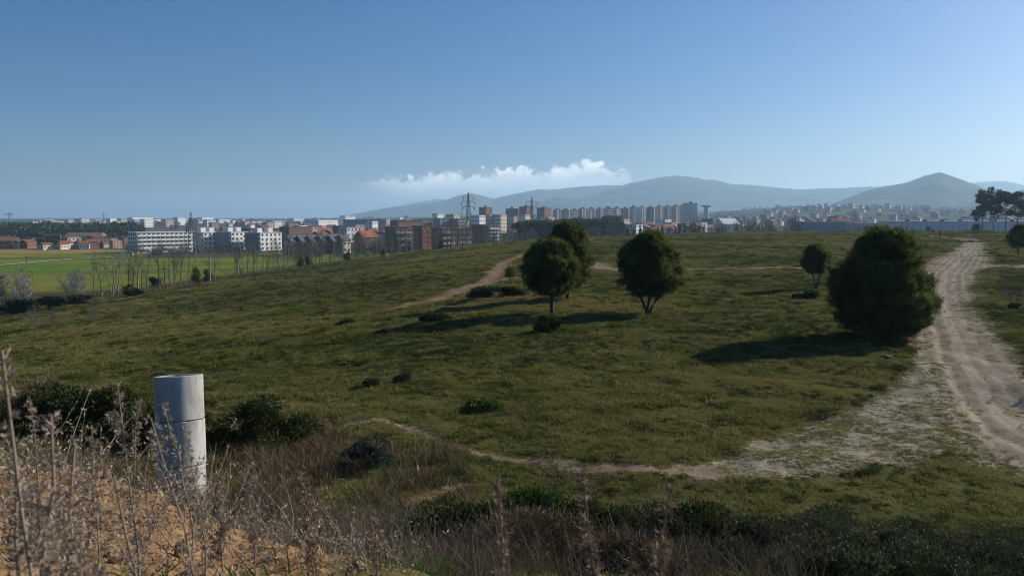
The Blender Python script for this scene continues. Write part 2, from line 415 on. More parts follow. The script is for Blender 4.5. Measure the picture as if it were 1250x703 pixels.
tn = col_mix(C3(.25, .19, .065), C3(.12, .16, .03), sstep(fbm(GX / 90, GY / 20, 83, 3) - (GY - 420) / 160, .30, .5))
gc = col_mix(gc, tn, TAN)
gc = col_mix(gc, C3(.255, .155, .08), SOIL)
gcol = np.concatenate([gc, np.ones(gc.shape[:2] + (1,))], -1)

def ground_material():
    m, nt, out = new_mat('ground'); N = nt.nodes; L = nt.links
    def A(n):
        a = N.new('ShaderNodeAttribute'); a.attribute_name = n; return a
    def noise(scale, detail=4, rough=0.6):
        g = N.new('ShaderNodeNewGeometry'); n = N.new('ShaderNodeTexNoise')
        n.inputs['Scale'].default_value = scale; n.inputs['Detail'].default_value = detail; n.inputs['Roughness'].default_value = rough
        L.new(g.outputs['Position'], n.inputs['Vector']); return n.outputs[0]
    def M(op, a, b, clamp=False):
        n = N.new('ShaderNodeMath'); n.operation = op; n.use_clamp = clamp
        for i, v in enumerate((a, b)):
            if isinstance(v, (int, float)): n.inputs[i].default_value = v
            else: L.new(v, n.inputs[i])
        return n.outputs[0]
    def mix(f, a, b, mode='MIX'):
        n = N.new('ShaderNodeMix'); n.data_type = 'RGBA'; n.blend_type = mode
        if isinstance(f, (int, float)): n.inputs[0].default_value = f
        else: L.new(f, n.inputs[0])
        for i, v in ((6, a), (7, b)):
            if isinstance(v, tuple): n.inputs[i].default_value = rgba(v)
            else: L.new(v, n.inputs[i])
        return n.outputs[2]
    def SS(x, a, b):
        n = N.new('ShaderNodeMapRange'); n.interpolation_type = 'SMOOTHSTEP'
        L.new(x, n.inputs[0]); n.inputs[1].default_value = a; n.inputs[2].default_value = b
        return n.outputs[0]
    base = A('gcol').outputs['Color']
    fine = M('ADD', M('MULTIPLY', noise(6.5, 6, .75), 2.4), -0.2)
    comb = N.new('ShaderNodeCombineXYZ')
    for i in range(3): L.new(fine, comb.inputs[i])
    base = mix(1.0, base, comb.outputs[0], 'MULTIPLY')
    pale = mix(SS(noise(1.7, 5), .35, .7), (.215, .185, .138), (.315, .28, .22))
    redd = mix(SS(noise(1.2, 5), .35, .7), (.18, .118, .07), (.255, .185, .12))
    dirt = mix(A('red').outputs['Fac'], pale, redd)
    rutn = A('rut').outputs['Fac']
    wheel = SS(M('ABSOLUTE', M('SUBTRACT', M('FRACT', M('MULTIPLY', M('ADD', M('ABSOLUTE', rutn, 0), M('MULTIPLY', noise(.35, 2), .5)), 1.35), 0), 0.5), 0), .30, .08)
    wheel = M('MULTIPLY', wheel, M('LESS_THAN', M('ABSOLUTE', rutn, 0), 5.0))
    dirt = mix(M('MULTIPLY', wheel, 0.5), dirt, (.38, .345, .28))
    dirt = mix(M('MULTIPLY', SS(noise(14, 4, .7), .55, .75), .5), dirt, (.16, .13, .095))
    n = M('ADD', M('MULTIPLY', noise(1.1, 3, .6), 0.35), M('ADD', M('MULTIPLY', noise(4.5, 5, .7), 0.55), M('MULTIPLY', noise(15.0, 3, .6), 0.45)))
    f = SS(M('ADD', A('path').outputs['Fac'], M('MULTIPLY', M('SUBTRACT', n, 0.675), 1.9)), .42, .60)
    col = mix(f, base, dirt)
    b = N.new('ShaderNodeBsdfPrincipled'); b.inputs['Roughness'].default_value = 1.0; b.inputs['Specular IOR Level'].default_value = 0.0
    L.new(col, b.inputs['Base Color'])
    bp = N.new('ShaderNodeBump'); bp.inputs['Strength'].default_value = 0.8; bp.inputs['Distance'].default_value = 0.06
    L.new(noise(7, 6, .7), bp.inputs['Height']); L.new(bp.outputs[0], b.inputs['Normal'])
    L.new(b.outputs[0], out.inputs[0])
    return m
M_GROUND = ground_material()

def build_ground():
    nr, na = GX.shape
    i = np.arange(nr - 1)[:, None] * na; j = np.arange(na - 1)[None, :]
    Q = np.stack([i + j, i + na + j, i + na + j + 1, i + j + 1], -1).reshape(-1, 4)[:, ::-1]
    cen = lambda A: (A[:-1, :-1] + A[1:, :-1] + A[1:, 1:] + A[:-1, 1:]).ravel() / 4
    cm, cr, cs, cg = cen(GM), cen(GR), cen(SOIL), cen(np.maximum(GREEN, TAN))
    cls = np.where(cr > 300, 4, 0)
    cls = np.where((cg > 0.5), 3, cls)
    cls = np.where((cs > 0.5) & (cr < 14), 2, cls)
    cls = np.where((cm > 0.50) & (cr < 330), 1, cls)
    V = np.stack([GX, GY, GZ], -1).reshape(-1, 3)
    at_ = {'gcol': gcol.reshape(-1, 4), 'path': GM.ravel(), 'red': GRED.ravel(), 'rut': RUT.ravel()}
    for k, (nm, lab, cat) in enumerate([('meadow', 'rough winter grass meadow rolling down from the dirt track', 'meadow'), ('dirt_track', 'pale rutted dirt track and its footpaths crossing the meadow', 'track'),
                           ('earth_bank', 'crumbly orange bare earth bank at the lower left', 'earth'), ('farm_field', 'bright green and tan farm fields in the valley', 'field'), ('plain', 'scrubby valley plain reaching out under the town', 'ground')]):
        f = Q[cls == k]; idx, inv = np.unique(f, return_inverse=True)
        v = V[idx].copy()
        if k == 1: v[:, 2] += 0.004
        me = mesh(nm, v, inv.reshape(-1, 4), M_GROUND, True, {n: a[idx] for n, a in at_.items()})
        tag(link(nm, me), lab, cat, kind='structure')
build_ground()

# ------------------------------------------------------------------ mountains
M_MOUNT = mat('mountain_forest', (.030, .042, .022), (.115, .110, .075), scale=0.006, detail=8, rough=1.0, spec=0.0)
def mountain(name, label, D, front, pts, seed, rough=1.0, back=None):
    pts = np.array(pts, float)
    az = np.arctan((pts[:, 0] - 625) / F); a = np.linspace(az[0], az[-1], max(60, int((az[-1] - az[0]) * 420)))
    top = np.interp(a, az, (HOR - pts[:, 1]) / F * D)
    k = np.hanning(7); k /= k.sum(); top = np.convolve(np.pad(top, 3, mode='edge'), k, 'valid')
    back = back or front * 0.8
    t = np.concatenate([np.linspace(-1, 0, 46), np.linspace(0.03, 1, 22)])
    R = np.where(t < 0, D + t * front, D + t * back)
    x = R[:, None] * np.tan(a)[None, :] * 1.0; y = R[:, None] * np.ones_like(a)[None, :]
    s = 1 - np.abs(t)[:, None]
    s = np.where(s > 0, 0.35 * s + 0.65 * s * s * (3 - 2 * s), 0)
    rid = 1 - np.abs(fbm(x / (D * .05), y / (D * .09), seed, 5) * 2 - 1)
    z = -30 + (top[None, :] + 30) * s * (0.74 + 0.50 * rid * (1 - s) + 0.26 * s) + (fbm(x / 60, y / 60, seed + 3, 2) - .5) * 9 * rough * np.minimum(1, s * 3)
    nr, na = x.shape
    i = np.arange(nr - 1)[:, None] * na; j = np.arange(na - 1)[None, :]
    Q = np.stack([i + j, i + j + 1, i + na + j + 1, i + na + j], -1).reshape(-1, 4)
    tag(link(name, mesh(name, np.stack([x, y, z], -1).reshape(-1, 3), Q, M_MOUNT, True)), label, 'mountain', kind='structure')
mountain('mountain', 'palest farthest ridge at the left end of the range', 12000, 2600, [(425, 266), (450, 260), (480, 253), (510, 247), (535, 243), (560, 246), (590, 249), (640, 252), (700, 258)], 5)
mountain('mountain', 'middle ridge with three humps left of the main summit', 8200, 1800, [(405, 268), (430, 262), (470, 254.5), (500, 251), (530, 247), (545, 245), (560, 239), (575, 236), (588, 239), (602, 243), (620, 239), (640, 235), (660, 231), (672, 232.5), (690, 230), (712, 228), (740, 226.5), (800, 228), (880, 236), (1000, 246)], 15)
mountain('mountain', 'low foothill in front of the middle ridge', 5900, 800, [(600, 264), (640, 254), (665, 245), (682, 241.5), (700, 243), (725, 247), (760, 250), (850, 252), (950, 250), (1050, 252), (1150, 260)], 25)
mountain('mountain', 'broad main mountain with a rounded summit in the centre', 7000, 2000, [(650, 264), (690, 247), (715, 240), (745, 230.5), (770, 224), (800, 218), (822, 215), (842, 216.5), (858, 220), (872, 220.5), (890, 225), (920, 227), (950, 230), (975, 232), (1000, 231), (1030, 230), (1060, 228.5), (1100, 229), (1160, 232), (1250, 240), (1320, 250)], 35)
mountain('mountain', 'pale far ridge with a mast behind the cone', 8400, 1700, [(1020, 246), (1060, 230), (1080, 227), (1110, 225.5), (1140, 226), (1175, 224), (1200, 222.5), (1225, 222), (1245, 227), (1290, 231), (1360, 243)], 45)
mountain('mountain', 'dark cone shaped peak on the right', 4200, 1100, [(990, 260), (1020, 247), (1045, 237), (1065, 231), (1085, 227), (1108, 222.5), (1122, 217), (1134, 213.5), (1143, 211.5), (1152, 214), (1166, 219), (1178, 223.5), (1192, 228), (1208, 236), (1230, 246), (1270, 258)], 55, 1.3)
mountain('mountain', 'low wooded rise below the cone on the right', 3300, 450, [(1130, 262), (1160, 256), (1190, 247), (1215, 240), (1240, 233), (1265, 229), (1300, 228), (1360, 236)], 65)

# ------------------------------------------------------------------ haze
def build_haze():
    m, nt, out = new_mat('haze'); v = nt.nodes.new('ShaderNodeVolumePrincipled')
    v.inputs['Color'].default_value = (0.50, 0.755, 1.0, 1); v.inputs['Density'].default_value = HAZE
    v.inputs['Anisotropy'].default_value = 0.28
    nt.links.new(v.outputs[0], out.inputs['Volume'])
    b = MB(); b.box((0, 5000, 185), (26000, 24000, 440)); o = b.build('haze', m); tag(o, kind='stuff')
HAZE = 1.2e-4
build_haze()

# ------------------------------------------------------------------ plant materials
M_NEEDLE = mat('pine_needles', (.036, .056, .012), (.170, .195, .046), attr='rnd', rough=.7, trans=.38, spec=.1)
M_BARK = mat('pine_bark', (.075, .058, .045), (.035, .028, .022), scale=12, bump=.6, rough=.95)
M_BRAMBLE = mat('bramble_leaf', (.022, .034, .010), (.080, .094, .026), attr='rnd', rough=.75, spec=.1, trans=.2)
M_GREYLEAF = mat('grey_green_leaf', (.034, .044, .018), (.105, .115, .058), attr='rnd', rough=.75, spec=.1, trans=.18)
M_FRESH = mat('fresh_leaf', (.036, .070, .012), (.10, .165, .030), attr='rnd', spec=.1, rough=.75, trans=.28)
M_BLUELEAF = mat('bluish_shrub_leaf', (.018, .030, .020), (.055, .075, .055), attr='rnd', rough=.6, trans=.2)
M_DRY = mat('dry_stalk', (.075, .055, .036), (.185, .150, .110), attr='rnd', rough=.9, trans=.15)
M_DRYRED = mat('dry_red_stalk', (.085, .058, .032), (.20, .145, .085), attr='rnd', rough=.9, trans=.1)
M_WEED = mat('dead_weed', (.15, .115, .08), (.40, .33, .25), attr='rnd', rough=.9, trans=.15)
M_TWIG = mat('bare_twig', (.085, .072, .058), (.165, .145, .120), attr='rnd', rough=.9)
M_PALEBARK = mat('pale_poplar_bark', (.30, .28, .24), (.16, .145, .12), scale=2.5, rough=.9)
M_GREYTWIG = mat('grey_twig', (.10, .09, .08), (.20, .185, .165), attr='rnd', rough=.9)
M_BLOSSOM = mat('pale_almond_twig', (.20, .185, .165), (.40, .38, .35), attr='rnd', rough=.9, trans=.2)
M_EUCA = mat('eucalyptus_leaf', (.028, .038, .020), (.075, .088, .048), attr='rnd', rough=.5, trans=.2)
M_UMBRELLA = mat('umbrella_pine_leaf', (.018, .030, .012), (.050, .068, .024), attr='rnd', rough=.7, trans=.15)
M_FLOWER = mat('pale_flower', (.55, .55, .52), (.75, .75, .70), attr='rnd', rough=.8)

# ------------------------------------------------------------------ pines
def pine_tree(label, base, height, r_x, crown_z0, seed, lean=(0, 0), shoots=9000, stems=1, group='pines on the meadow', peak=0.55):
    """crown envelope: egg between crown_z0 and height; tufts grow on lobes spread through it"""
    rng = np.random.default_rng(seed)
    root = thing('pine_tree', label, 'tree', base, 0, group)
    hz = height - crown_z0
    def env(t):                                   # crown radius at relative height t
        return r_x * np.where(t < peak, np.sqrt(np.clip(1 - ((peak - t) / peak) ** 2, 0, 1)) * 0.94 + .06, np.clip(1 - ((t - peak) / (1.03 - peak)) ** 1.75, 0, 1) ** .72)
    nl = int(200 + 150 * max(0, r_x - .8) ** 1.5)
    t = rng.uniform(0.02, .97, nl) ** .95; th = rng.uniform(0, 2 * math.pi, nl)
    rr = env(t) * np.sqrt(rng.uniform(.2, 1, nl)) * (1 - .22 * rng.uniform(size=nl) ** 2)
    ph = rng.uniform(0, 6.28, 4); rr = rr * (1 + .06 * np.sin(2 * th + ph[0] + 3 * t) + .07 * np.sin(3 * th + ph[1] - 6 * t) + .06 * np.sin(11 * t + ph[2] + th))
    Cn = np.stack([rr * np.cos(th) + lean[0] * t, rr * np.sin(th) + lean[1] * t, crown_z0 + hz * t], -1)
    lr = rng.uniform(.12, .38, nl) * (.5 + .2 * r_x)
    # limbs
    tb = MB(); tops = []
    for s in range(stems):
        off = np.array([0, 0, 0]) if stems == 1 else np.array([(s - (stems - 1) / 2) * .5 * crown_z0, rng.normal() * .1, 0])
        z = np.linspace(-.15, crown_z0 + hz * .8, 9); k = np.clip(z / max(crown_z0, .3), 0, 2.2)
        P = np.stack([lean[0] * z / height + off[0] * k + rng.normal(size=9) * .03, lean[1] * z / height + off[1] * k + rng.normal(size=9) * .03, z], -1)
        r0 = .024 * height / (1 + .25 * (stems - 1))
        tb.tube(P, np.linspace(r0 * 1.25, r0 * .3, 9), 8, .5); tops.append(P)
    tk = tb.build('trunk', M_BARK, root, True)
    lb = MB()
    for c in Cn[rng.choice(nl, 60, False)]:
        P = tops[rng.integers(stems)]; zb = max(crown_z0 * .8, min(c[2] - .25 * np.hypot(c[0], c[1]), P[-1, 2]))
        b = np.array([np.interp(zb, P[:, 2], P[:, 0]), np.interp(zb, P[:, 2], P[:, 1]), zb])
        mid = (b + c) / 2 + np.array([0, 0, -.08 * height * rng.uniform(0, .6)])
        lb.tube(np.array([b, mid, c]), [.008 * height, .006 * height, .002 * height], 4, .5)
    lb.build('limb', M_BARK, tk, True)['kind'] = 'stuff'
    n = shoots; li = rng.integers(0, nl, n)
    D = rdirs(n, rng); D[:, 2] = D[:, 2] * .8 + .25; D = unit(D)
    P = Cn[li] + D * (lr[li] * rng.uniform(.45, 1.05, n) ** .6)[:, None] * np.array([1, 1, .8])
    out = P - np.array([0, 0, crown_z0 + hz * .35]); out = unit(out)
    P = P + (out + np.array([0, 0, .5])) * (np.where(rng.uniform(size=n) < .14, rng.uniform(.04, .22, n), 0) * (.6 + .2 * r_x))[:, None]
    V, Q, A = needle_tris(P, unit(D + .5 * out + np.array([0, 0, .35])), .25 * rng.uniform(.6, 1.35, n), .0135, np.clip(.42 + .22 * rng.normal(size=nl)[li] + .24 * rng.normal(size=n), 0, 1), 7, .5, rng)
    link('crown', mesh('crown', V, Q, M_NEEDLE, False, {'rnd': A}), root)
    return root
def G(u, v): p = hit(u, v); return Vector((p[0], p[1], float(terr(p[0], p[1]))))
p = G(1076, 412); pine_tree('biggest bushy pine, broad crown almost to the ground, beside the dirt track', p, 5.25, 2.62, .1, 101, shoots=36000, peak=.36)
p = G(792, 384); pine_tree('round pine with forked trunk, standing alone in the middle of the meadow', p, 5.15, 2.05, 1.15, 102, shoots=19000, stems=3, peak=.42)
p = G(674, 383); pine_tree('front pine of the overlapping pair, thin bare trunk', p, 4.65, 1.85, 1.25, 103, lean=(-.25, 0), shoots=16000, peak=.45)
p = G(692, 366); pine_tree('rear taller pine of the overlapping pair', p, 5.75, 2.05, .9, 104, lean=(.1, 0), shoots=17000, peak=.42)
p = G(996, 353); pine_tree('small slim pine left of the biggest pine', p, 3.65, 1.2, 1.45, 105, lean=(-.1, 0), shoots=7500, stems=2, peak=.45)
p = G(1243, 312); pine_tree('small dark pine at the far right edge beyond the track', p, 4.2, 1.55, 1.1, 106, shoots=5000, peak=.42)

# ------------------------------------------------------------------ shrubs
def shrub(name, label, cat, base, w, d, h, m, n, leaf, seed, group=None, lobes=14, stick=0, rz=0.0, narrow=.5, flat=.25, stickmat=None, sticklen=1.0):
    """mound of lobes covered in single leaves, plus bare stems"""
    rng = np.random.default_rng(seed)
    root = thing(name, label, cat, base, rz, group)
    C = rng.uniform(-1, 1, (lobes, 3)); C[:, 2] = rng.uniform(0, 1, lobes)
    C[:, :2] *= np.clip(1.05 - flat * C[:, 2:3] ** 2 - .35 * C[:, 2:3], .2, 1)
    C = C * np.array([w / 2 * .78, d / 2 * .78, h * .62])
    R = rng.uniform(.5, 1.0, lobes)[:, None] * np.array([w * .22, d * .22, h * .36]) * (1.2 if lobes < 12 else 1.0)
    li = rng.integers(0, lobes, n); D = rdirs(n, rng); D[:, 2] = np.abs(D[:, 2]) * .9 + .1 * rng.normal(size=n)
    P = C[li] + D * R[li] * (rng.uniform(.35, 1.06, n) ** .5)[:, None]
    P[:, 2] = np.abs(P[:, 2])
    a = np.clip(.45 + .2 * rng.normal(size=lobes)[li] + .2 * rng.normal(size=n), 0, 1)
    lx = leaf * rng.uniform(.6, 1.3, n)
    V, Q, A = leaf_quads(P, unit(D + rng.normal(size=(n, 3)) * .6 + np.array([0, 0, .3])), lx, lx * narrow * .5, a, rng)
    link('foliage', mesh('foliage', V, Q, m, False, {'rnd': A}), root)
    sb = MB()
    for k in range(max(6, stick)):
        th = rng.uniform(0, 6.28); q = np.sqrt(rng.uniform())
        e = np.array([q * w * .45 * math.cos(th), q * d * .45 * math.sin(th), h * rng.uniform(.55, 1.0) * (1 - .3 * q * q)])
        if stick: e *= rng.uniform(.9, 1.25) * sticklen
        b = e * np.array([.35, .35, 0]); b[2] = -.05
        mid = (b + e) / 2 + rng.normal(size=3) * .06 * h
        sb.tube(np.array([b, mid, e]), [.010, .008, .004], 3, rng.uniform())
    o = sb.build('stem', stickmat or M_TWIG, root); o['kind'] = 'stuff'
    return root
ORDS = ['first', 'second', 'third', 'fourth', 'fifth', 'sixth', 'seventh']
shrub('bramble_bush', 'dark green bramble thicket left of the concrete pipe', 'bush', at(120, 21.5) - Vector((0, 0, .1)), 4.2, 2.6, 1.8, M_BRAMBLE, 16000, .085, 201, 'bramble bushes by the pipe', 26)
shrub('bramble_bush', 'dark green bramble thicket right behind the concrete pipe', 'bush', at(196, 20.5), 2.4, 2.2, 1.75, M_BRAMBLE, 9000, .085, 202, 'bramble bushes by the pipe', 20)
shrub('bramble_bush', 'rounded dark bramble bush just right of the concrete pipe', 'bush', at(292, 20.5), 2.6, 2.0, 1.6, M_BRAMBLE, 10000, .08, 203, 'bramble bushes by the pipe', 18)
shrub('bramble_bush', 'low dark bramble bush near the right end of the scrub band', 'bush', at(345, 21.5), 2.2, 1.8, .95, M_BRAMBLE, 6000, .085, 198, 'bramble bushes by the pipe', 14)
shrub('bramble_bush', 'dark bramble bush at the left end of the scrub band', 'bush', at(62, 22.0), 3.0, 2.2, 1.5, M_BRAMBLE, 9000, .085, 199, 'bramble bushes by the pipe', 18)
shrub('dry_bush', 'reddish brown dead thicket at the left edge beyond the bank', 'bush', at(42, 24.0), 3.6, 2.5, 1.35, M_DRYRED, 9000, .16, 204, None, 18, stick=60, narrow=.10, stickmat=M_DRYRED)
shrub('round_shrub', 'round bluish dark shrub among the dry brown stalks', 'bush', at(437, 18.6), 1.5, 1.2, .9, M_BLUELEAF, 8000, .07, 205, None, 10, narrow=.25)
shrub('leafy_bush', 'fresh green bush with pale tips above the dark thicket', 'bush', at(655, 14.3), 1.75, 1.3, .95, M_FRESH, 13000, .075, 206, None, 16, stick=40, narrow=.3, stickmat=M_GREYTWIG)
shrub('dark_bush', 'dark bush with pale broken branch under the pine pair', 'bush', G(670, 406), 1.75, 1.5, 1.1, M_BRAMBLE, 5000, .12, 207, 'dark bushes on the meadow', 12, narrow=.3, stick=26, stickmat=M_GREYTWIG)
shrub('dark_bush', 'long low dark bush beside the reddish footpath', 'bush', G(606, 364), 5.2, 2.2, 1.05, M_BRAMBLE, 6500, .16, 208, 'dark bushes on the meadow', 16)
shrub('dark_bush', 'low dark bush left of the pine pair shadow', 'bush', G(533, 393), 2.3, 1.4, .55, M_BRAMBLE, 4000, .13, 209, 'dark bushes on the meadow', 10)
shrub('dark_bush', 'flat dark bush at the foot of the small slim pine', 'bush', G(984, 365), 2.1, 1.4, .65, M_BRAMBLE, 4200, .13, 210, 'dark bushes on the meadow', 10)
for i, (u, v, w, h, lab) in enumerate([(468, 408, 1.2, .4, 'small dark bush left of the low dark bush'), (493, 466, .9, .32, 'small round dark bush in the pale grass mid meadow'), (452, 472, .8, .28, 'left one of two small bushes in the pale grass'),
                                       (104, 383, 2.2, 1.1, 'lone green bush on the left slope below the pale trees'), (598, 497, 1.5, .22, 'low bright patch of weeds above the footpath'), (1238, 377, .9, .4, 'dark tuft at the foot of the bare sapling'), (425, 395, 1.3, .35, 'faint dark bush on the slope below the reddish path')]):
    shrub('small_bush', lab, 'bush', G(u, v), w, w * .8, h, M_FRESH if i in (4, 3) else M_GREYLEAF, 1500, .12, 220 + i, 'small bushes on the meadow', 7, narrow=.35)

# thicket at the bottom of the picture, on the slope below the camera
THK = [(560, 12.6, 2.3, 1.0, M_BRAMBLE, 'dark bramble mass at the bottom, left of the fresh green bush'), (640, 11.6, 2.4, .95, M_DRYRED, 'brownish tangle at the bottom below the fresh green bush'),
       (740, 12.8, 2.4, 1.05, M_BRAMBLE, 'dark bramble mass between the two tall foreground spikes'), (850, 12.4, 2.5, 1.05, M_BRAMBLE, 'dark bramble mass at the bottom right of centre'),
       (800, 10.6, 2.2, .9, M_DRYRED, 'brown tangle at the bottom between two dead spikes'), (930, 11.8, 2.3, .85, M_GREYLEAF, 'grey green low shrub right of the dark bramble mass'),
       (1020, 11.4, 2.4, .75, M_GREYLEAF, 'grey green low shrub at the bottom, third from the right corner'), (1110, 11.6, 2.4, .7, M_GREYLEAF, 'grey green low shrub at the bottom, second from the right corner'),
       (1210, 11.4, 2.6, .7, M_GREYLEAF, 'grey green low shrub filling the bottom right corner'), (980, 13.4, 2.0, .6, M_GREYLEAF, 'small grey green shrub below the eroded white bank')]
THK += [(600, 13.6, 2.0, .9, M_BRAMBLE, 'dark bramble just left below the fresh green bush'), (720, 13.7, 2.0, .75, M_BRAMBLE, 'dark bramble right of the fresh green bush'), (790, 13.9, 2.0, .7, M_GREYLEAF, 'dull green scrub behind the right tall dead spike'), (860, 13.7, 2.0, .7, M_BRAMBLE, 'dark bramble below the start of the pale path'), (900, 12.6, 2.2, .8, M_BRAMBLE, 'dark bramble left of the grey green ground cover'), (680, 12.6, 2.0, .8, M_BRAMBLE, 'dark bramble directly below the fresh green bush')]
for i, (u, d, w, h, m, lab) in enumerate(THK):
    dry = m is M_DRYRED
    shrub('thicket_shrub', lab, 'bush', at(u, d) - Vector((0, 0, .12)), w, w * .85, h, m, 10000, .060 if not dry else .12, 240 + i, 'thicket shrubs along the bottom', 22, narrow=.10 if dry else .55, stick=70 if dry else 34, stickmat=M_DRY if dry else M_TWIG)

rnd0 = random.Random(3)
for i in range(7):
    shrub('ground_cover_shrub', ORDS[i] + ' low grey green shrub from the left in the ground cover at the bottom right', 'bush', at(905 + i * 56, 13.6 + rnd0.uniform(-.6, .7)), rnd0.uniform(1.6, 2.3), 1.7, rnd0.uniform(.25, .6), M_GREYLEAF, 7500, .05, 260 + i, 'ground cover at the bottom right', 20, narrow=.5, stick=16)
    shrub('ground_cover_shrub', ORDS[i] + ' of the nearer grey green shrubs along the bottom right edge', 'bush', at(925 + i * 58, 12.1 + rnd0.uniform(-.3, .5)), 2.1, 1.8, rnd0.uniform(.45, .85), M_GREYLEAF, 7500, .05, 270 + i, 'ground cover at the bottom right', 20, narrow=.5, stick=16)

# ------------------------------------------------------------------ dry brush: uncountable fine stalks
def stalk_field(name, pts, hgt, m, seed, lab, per=7, wid=.006, splay=.35, seedheads=0):
    """bundles of thin bent stalks standing at pts"""
    keep = path_mask(pts[:, 0].copy(), pts[:, 1].copy())[0] < .30; pts = pts[keep]; hgt = np.asarray(hgt)[keep]
    rng = np.random.default_rng(seed); n = len(pts)
    B = np.repeat(pts, per, 0); H = np.repeat(hgt, per) * rng.uniform(.45, 1.15, n * per)
    B = B + np.concatenate([rng.normal(size=(n * per, 2)) * .10, np.full((n * per, 1), -.03)], 1)
    D = np.concatenate([rng.normal(size=(n * per, 2)) * splay, np.ones((n * per, 1))], 1)
    K = np.concatenate([rng.normal(size=(n * per, 2)) * .45, np.full((n * per, 1), -.12)], 1)
    S = unit(np.cross(D, rdirs(n * per, rng)))
    lv = [0, .4, .75, 1]; Vs = []
    for t in lv:
        c = B + (D * t + K * t * t * .6) * H[:, None]; w = wid * (1 - .75 * t)
        Vs += [c - S * w, c + S * w]
    V = np.stack(Vs, 1).reshape(-1, 3); b = np.arange(n * per)[:, None] * 8
    Q = np.concatenate([b + np.array([[2 * k, 2 * k + 1, 2 * k + 3, 2 * k + 2]]) for k in range(3)], 0)
    A = np.repeat(np.clip(.5 + .25 * rng.normal(size=n * per), 0, 1), 8); Fs = [Q]
    if seedheads:
        tip = B + (D + K * .6) * H[:, None]; ti = np.repeat(np.arange(n * per), seedheads)
        t = rng.uniform(.45, 1, len(ti))[:, None]
        Pp = B[ti] + (D[ti] * t + K[ti] * t * t * .6) * H[ti][:, None]
        V2, Q2, A2 = leaf_quads(Pp, unit(D[ti] + rng.normal(size=(len(ti), 3)) * 1.0), .022 * rng.uniform(.6, 1.6, len(ti)), .005, np.clip(.6 + .25 * rng.normal(size=len(ti)), 0, 1), rng)
        Q2 = Q2 + len(V); V = np.concatenate([V, V2]); A = np.concatenate([A, A2]); Fs.append(Q2)
    o = link(name, mesh(name, V, np.concatenate(Fs), m, False, {'rnd': A}))
    return tag(o, lab, name.replace('_', ' '), kind='stuff')
def area(n, u0, u1, d0, d1, seed, thr=None, ns=1.2):
    rng = np.random.default_rng(seed)
    d = np.sqrt(rng.uniform(d0 * d0, d1 * d1, n)); u = rng.uniform(u0, u1, n); x = (u - 625) / F * d
    if thr is not None:
        k = fbm(x / ns, d / ns, seed, 3) > thr; x, d = x[k], d[k]
    return np.stack([x, d, terr(x, d)], -1)
q = np.concatenate([area(1500, 300, 575, 13.5, 20.5, 301, .50), area(800, -20, 330, 14, 19, 302, .5), area(500, 230, 420, 19, 24, 303, .5)])
stalk_field('dry_brush', q, RNG.uniform(.25, .58, len(q)), M_DRYRED, 310, 'brown dead stalks covering the hollow below the pipe', 9, .007, .4)
q = np.concatenate([area(1500, 280, 640, 12.0, 20, 321, .46), area(700, -20, 330, 13, 22, 322, .5), area(2600, 560, 1260, 10, 15.5, 323, .40)])
stalk_field('hollow_weeds', q, RNG.uniform(.10, .30, len(q)), M_FRESH, 324, 'green weeds and grasses filling the hollow', 8, .006, .8)
q = np.concatenate([area(1500, 250, 620, 7.5, 14.5, 304, .42), area(700, 500, 1000, 9.5, 13, 305, .45)])
stalk_field('dry_grass_stalks', q, RNG.uniform(.35, .75, len(q)), M_DRY, 311, 'straw coloured dead stalks on the slope below the bank', 8, .004, .45)
q = np.concatenate([area(300, -60, 480, 2.6, 7.0, 306, .48, .7), area(110, -60, 300, 1.8, 3.6, 307, .52, .6)])
stalk_field('dead_weeds', q, RNG.uniform(.16, .50, len(q)), M_WEED, 312, 'fine grey dead weeds covering the earth bank', 6, .0022, .5, seedheads=7)
q = np.concatenate([area(5200, 10, 470, 62, 165, 325, .56, 9), area(900, 380, 760, 40, 75, 326, .62, 5)])
stalk_field('heath_scrub', q, RNG.uniform(.14, .38, len(q)), M_DRYRED, 327, 'low brown dead scrub patches on the left slope of the meadow', 6, .016, .8)
q = np.concatenate([area(420, -30, 560, 2.5, 9.0, 308, .58, .7), area(200, 330, 620, 10, 15, 309, .55, .8)])
stalk_field('green_weeds', q, RNG.uniform(.06, .20, len(q)), M_FRESH, 313, 'small fresh green weeds sprouting on the earth bank', 9, .006, .8)

# ------------------------------------------------------------------ soil clods and stones on the bank
def clods():
    rng = np.random.default_rng(9); bm = bmesh.new(); bmesh.ops.create_icosphere(bm, subdivisions=1, radius=1); v0 = np.array([v.co[:] for v in bm.verts]); f0 = np.array([[v.index for v in f.verts] for f in bm.faces]); bm.free()
    pts = np.concatenate([area(1500, -60, 480, 1.6, 7.5, 320, .46, .7)]); b = MB()
    for p in pts:
        s = .006 + .038 * rng.uniform() ** 5.0; q = v0 * (1 + .25 * rng.normal(size=(len(v0), 1))) * s * rng.uniform(.6, 1.2, 3)
        b.add(q + p + np.array([0, 0, s * .2]), f0, rng.uniform())
    tag(b.build('soil_clods', mat('soil_clod', (.19, .115, .06), (.33, .215, .125), attr='rnd', rough=.95)), 'orange soil clods and small stones on the bank', 'soil', kind='stuff')
clods()

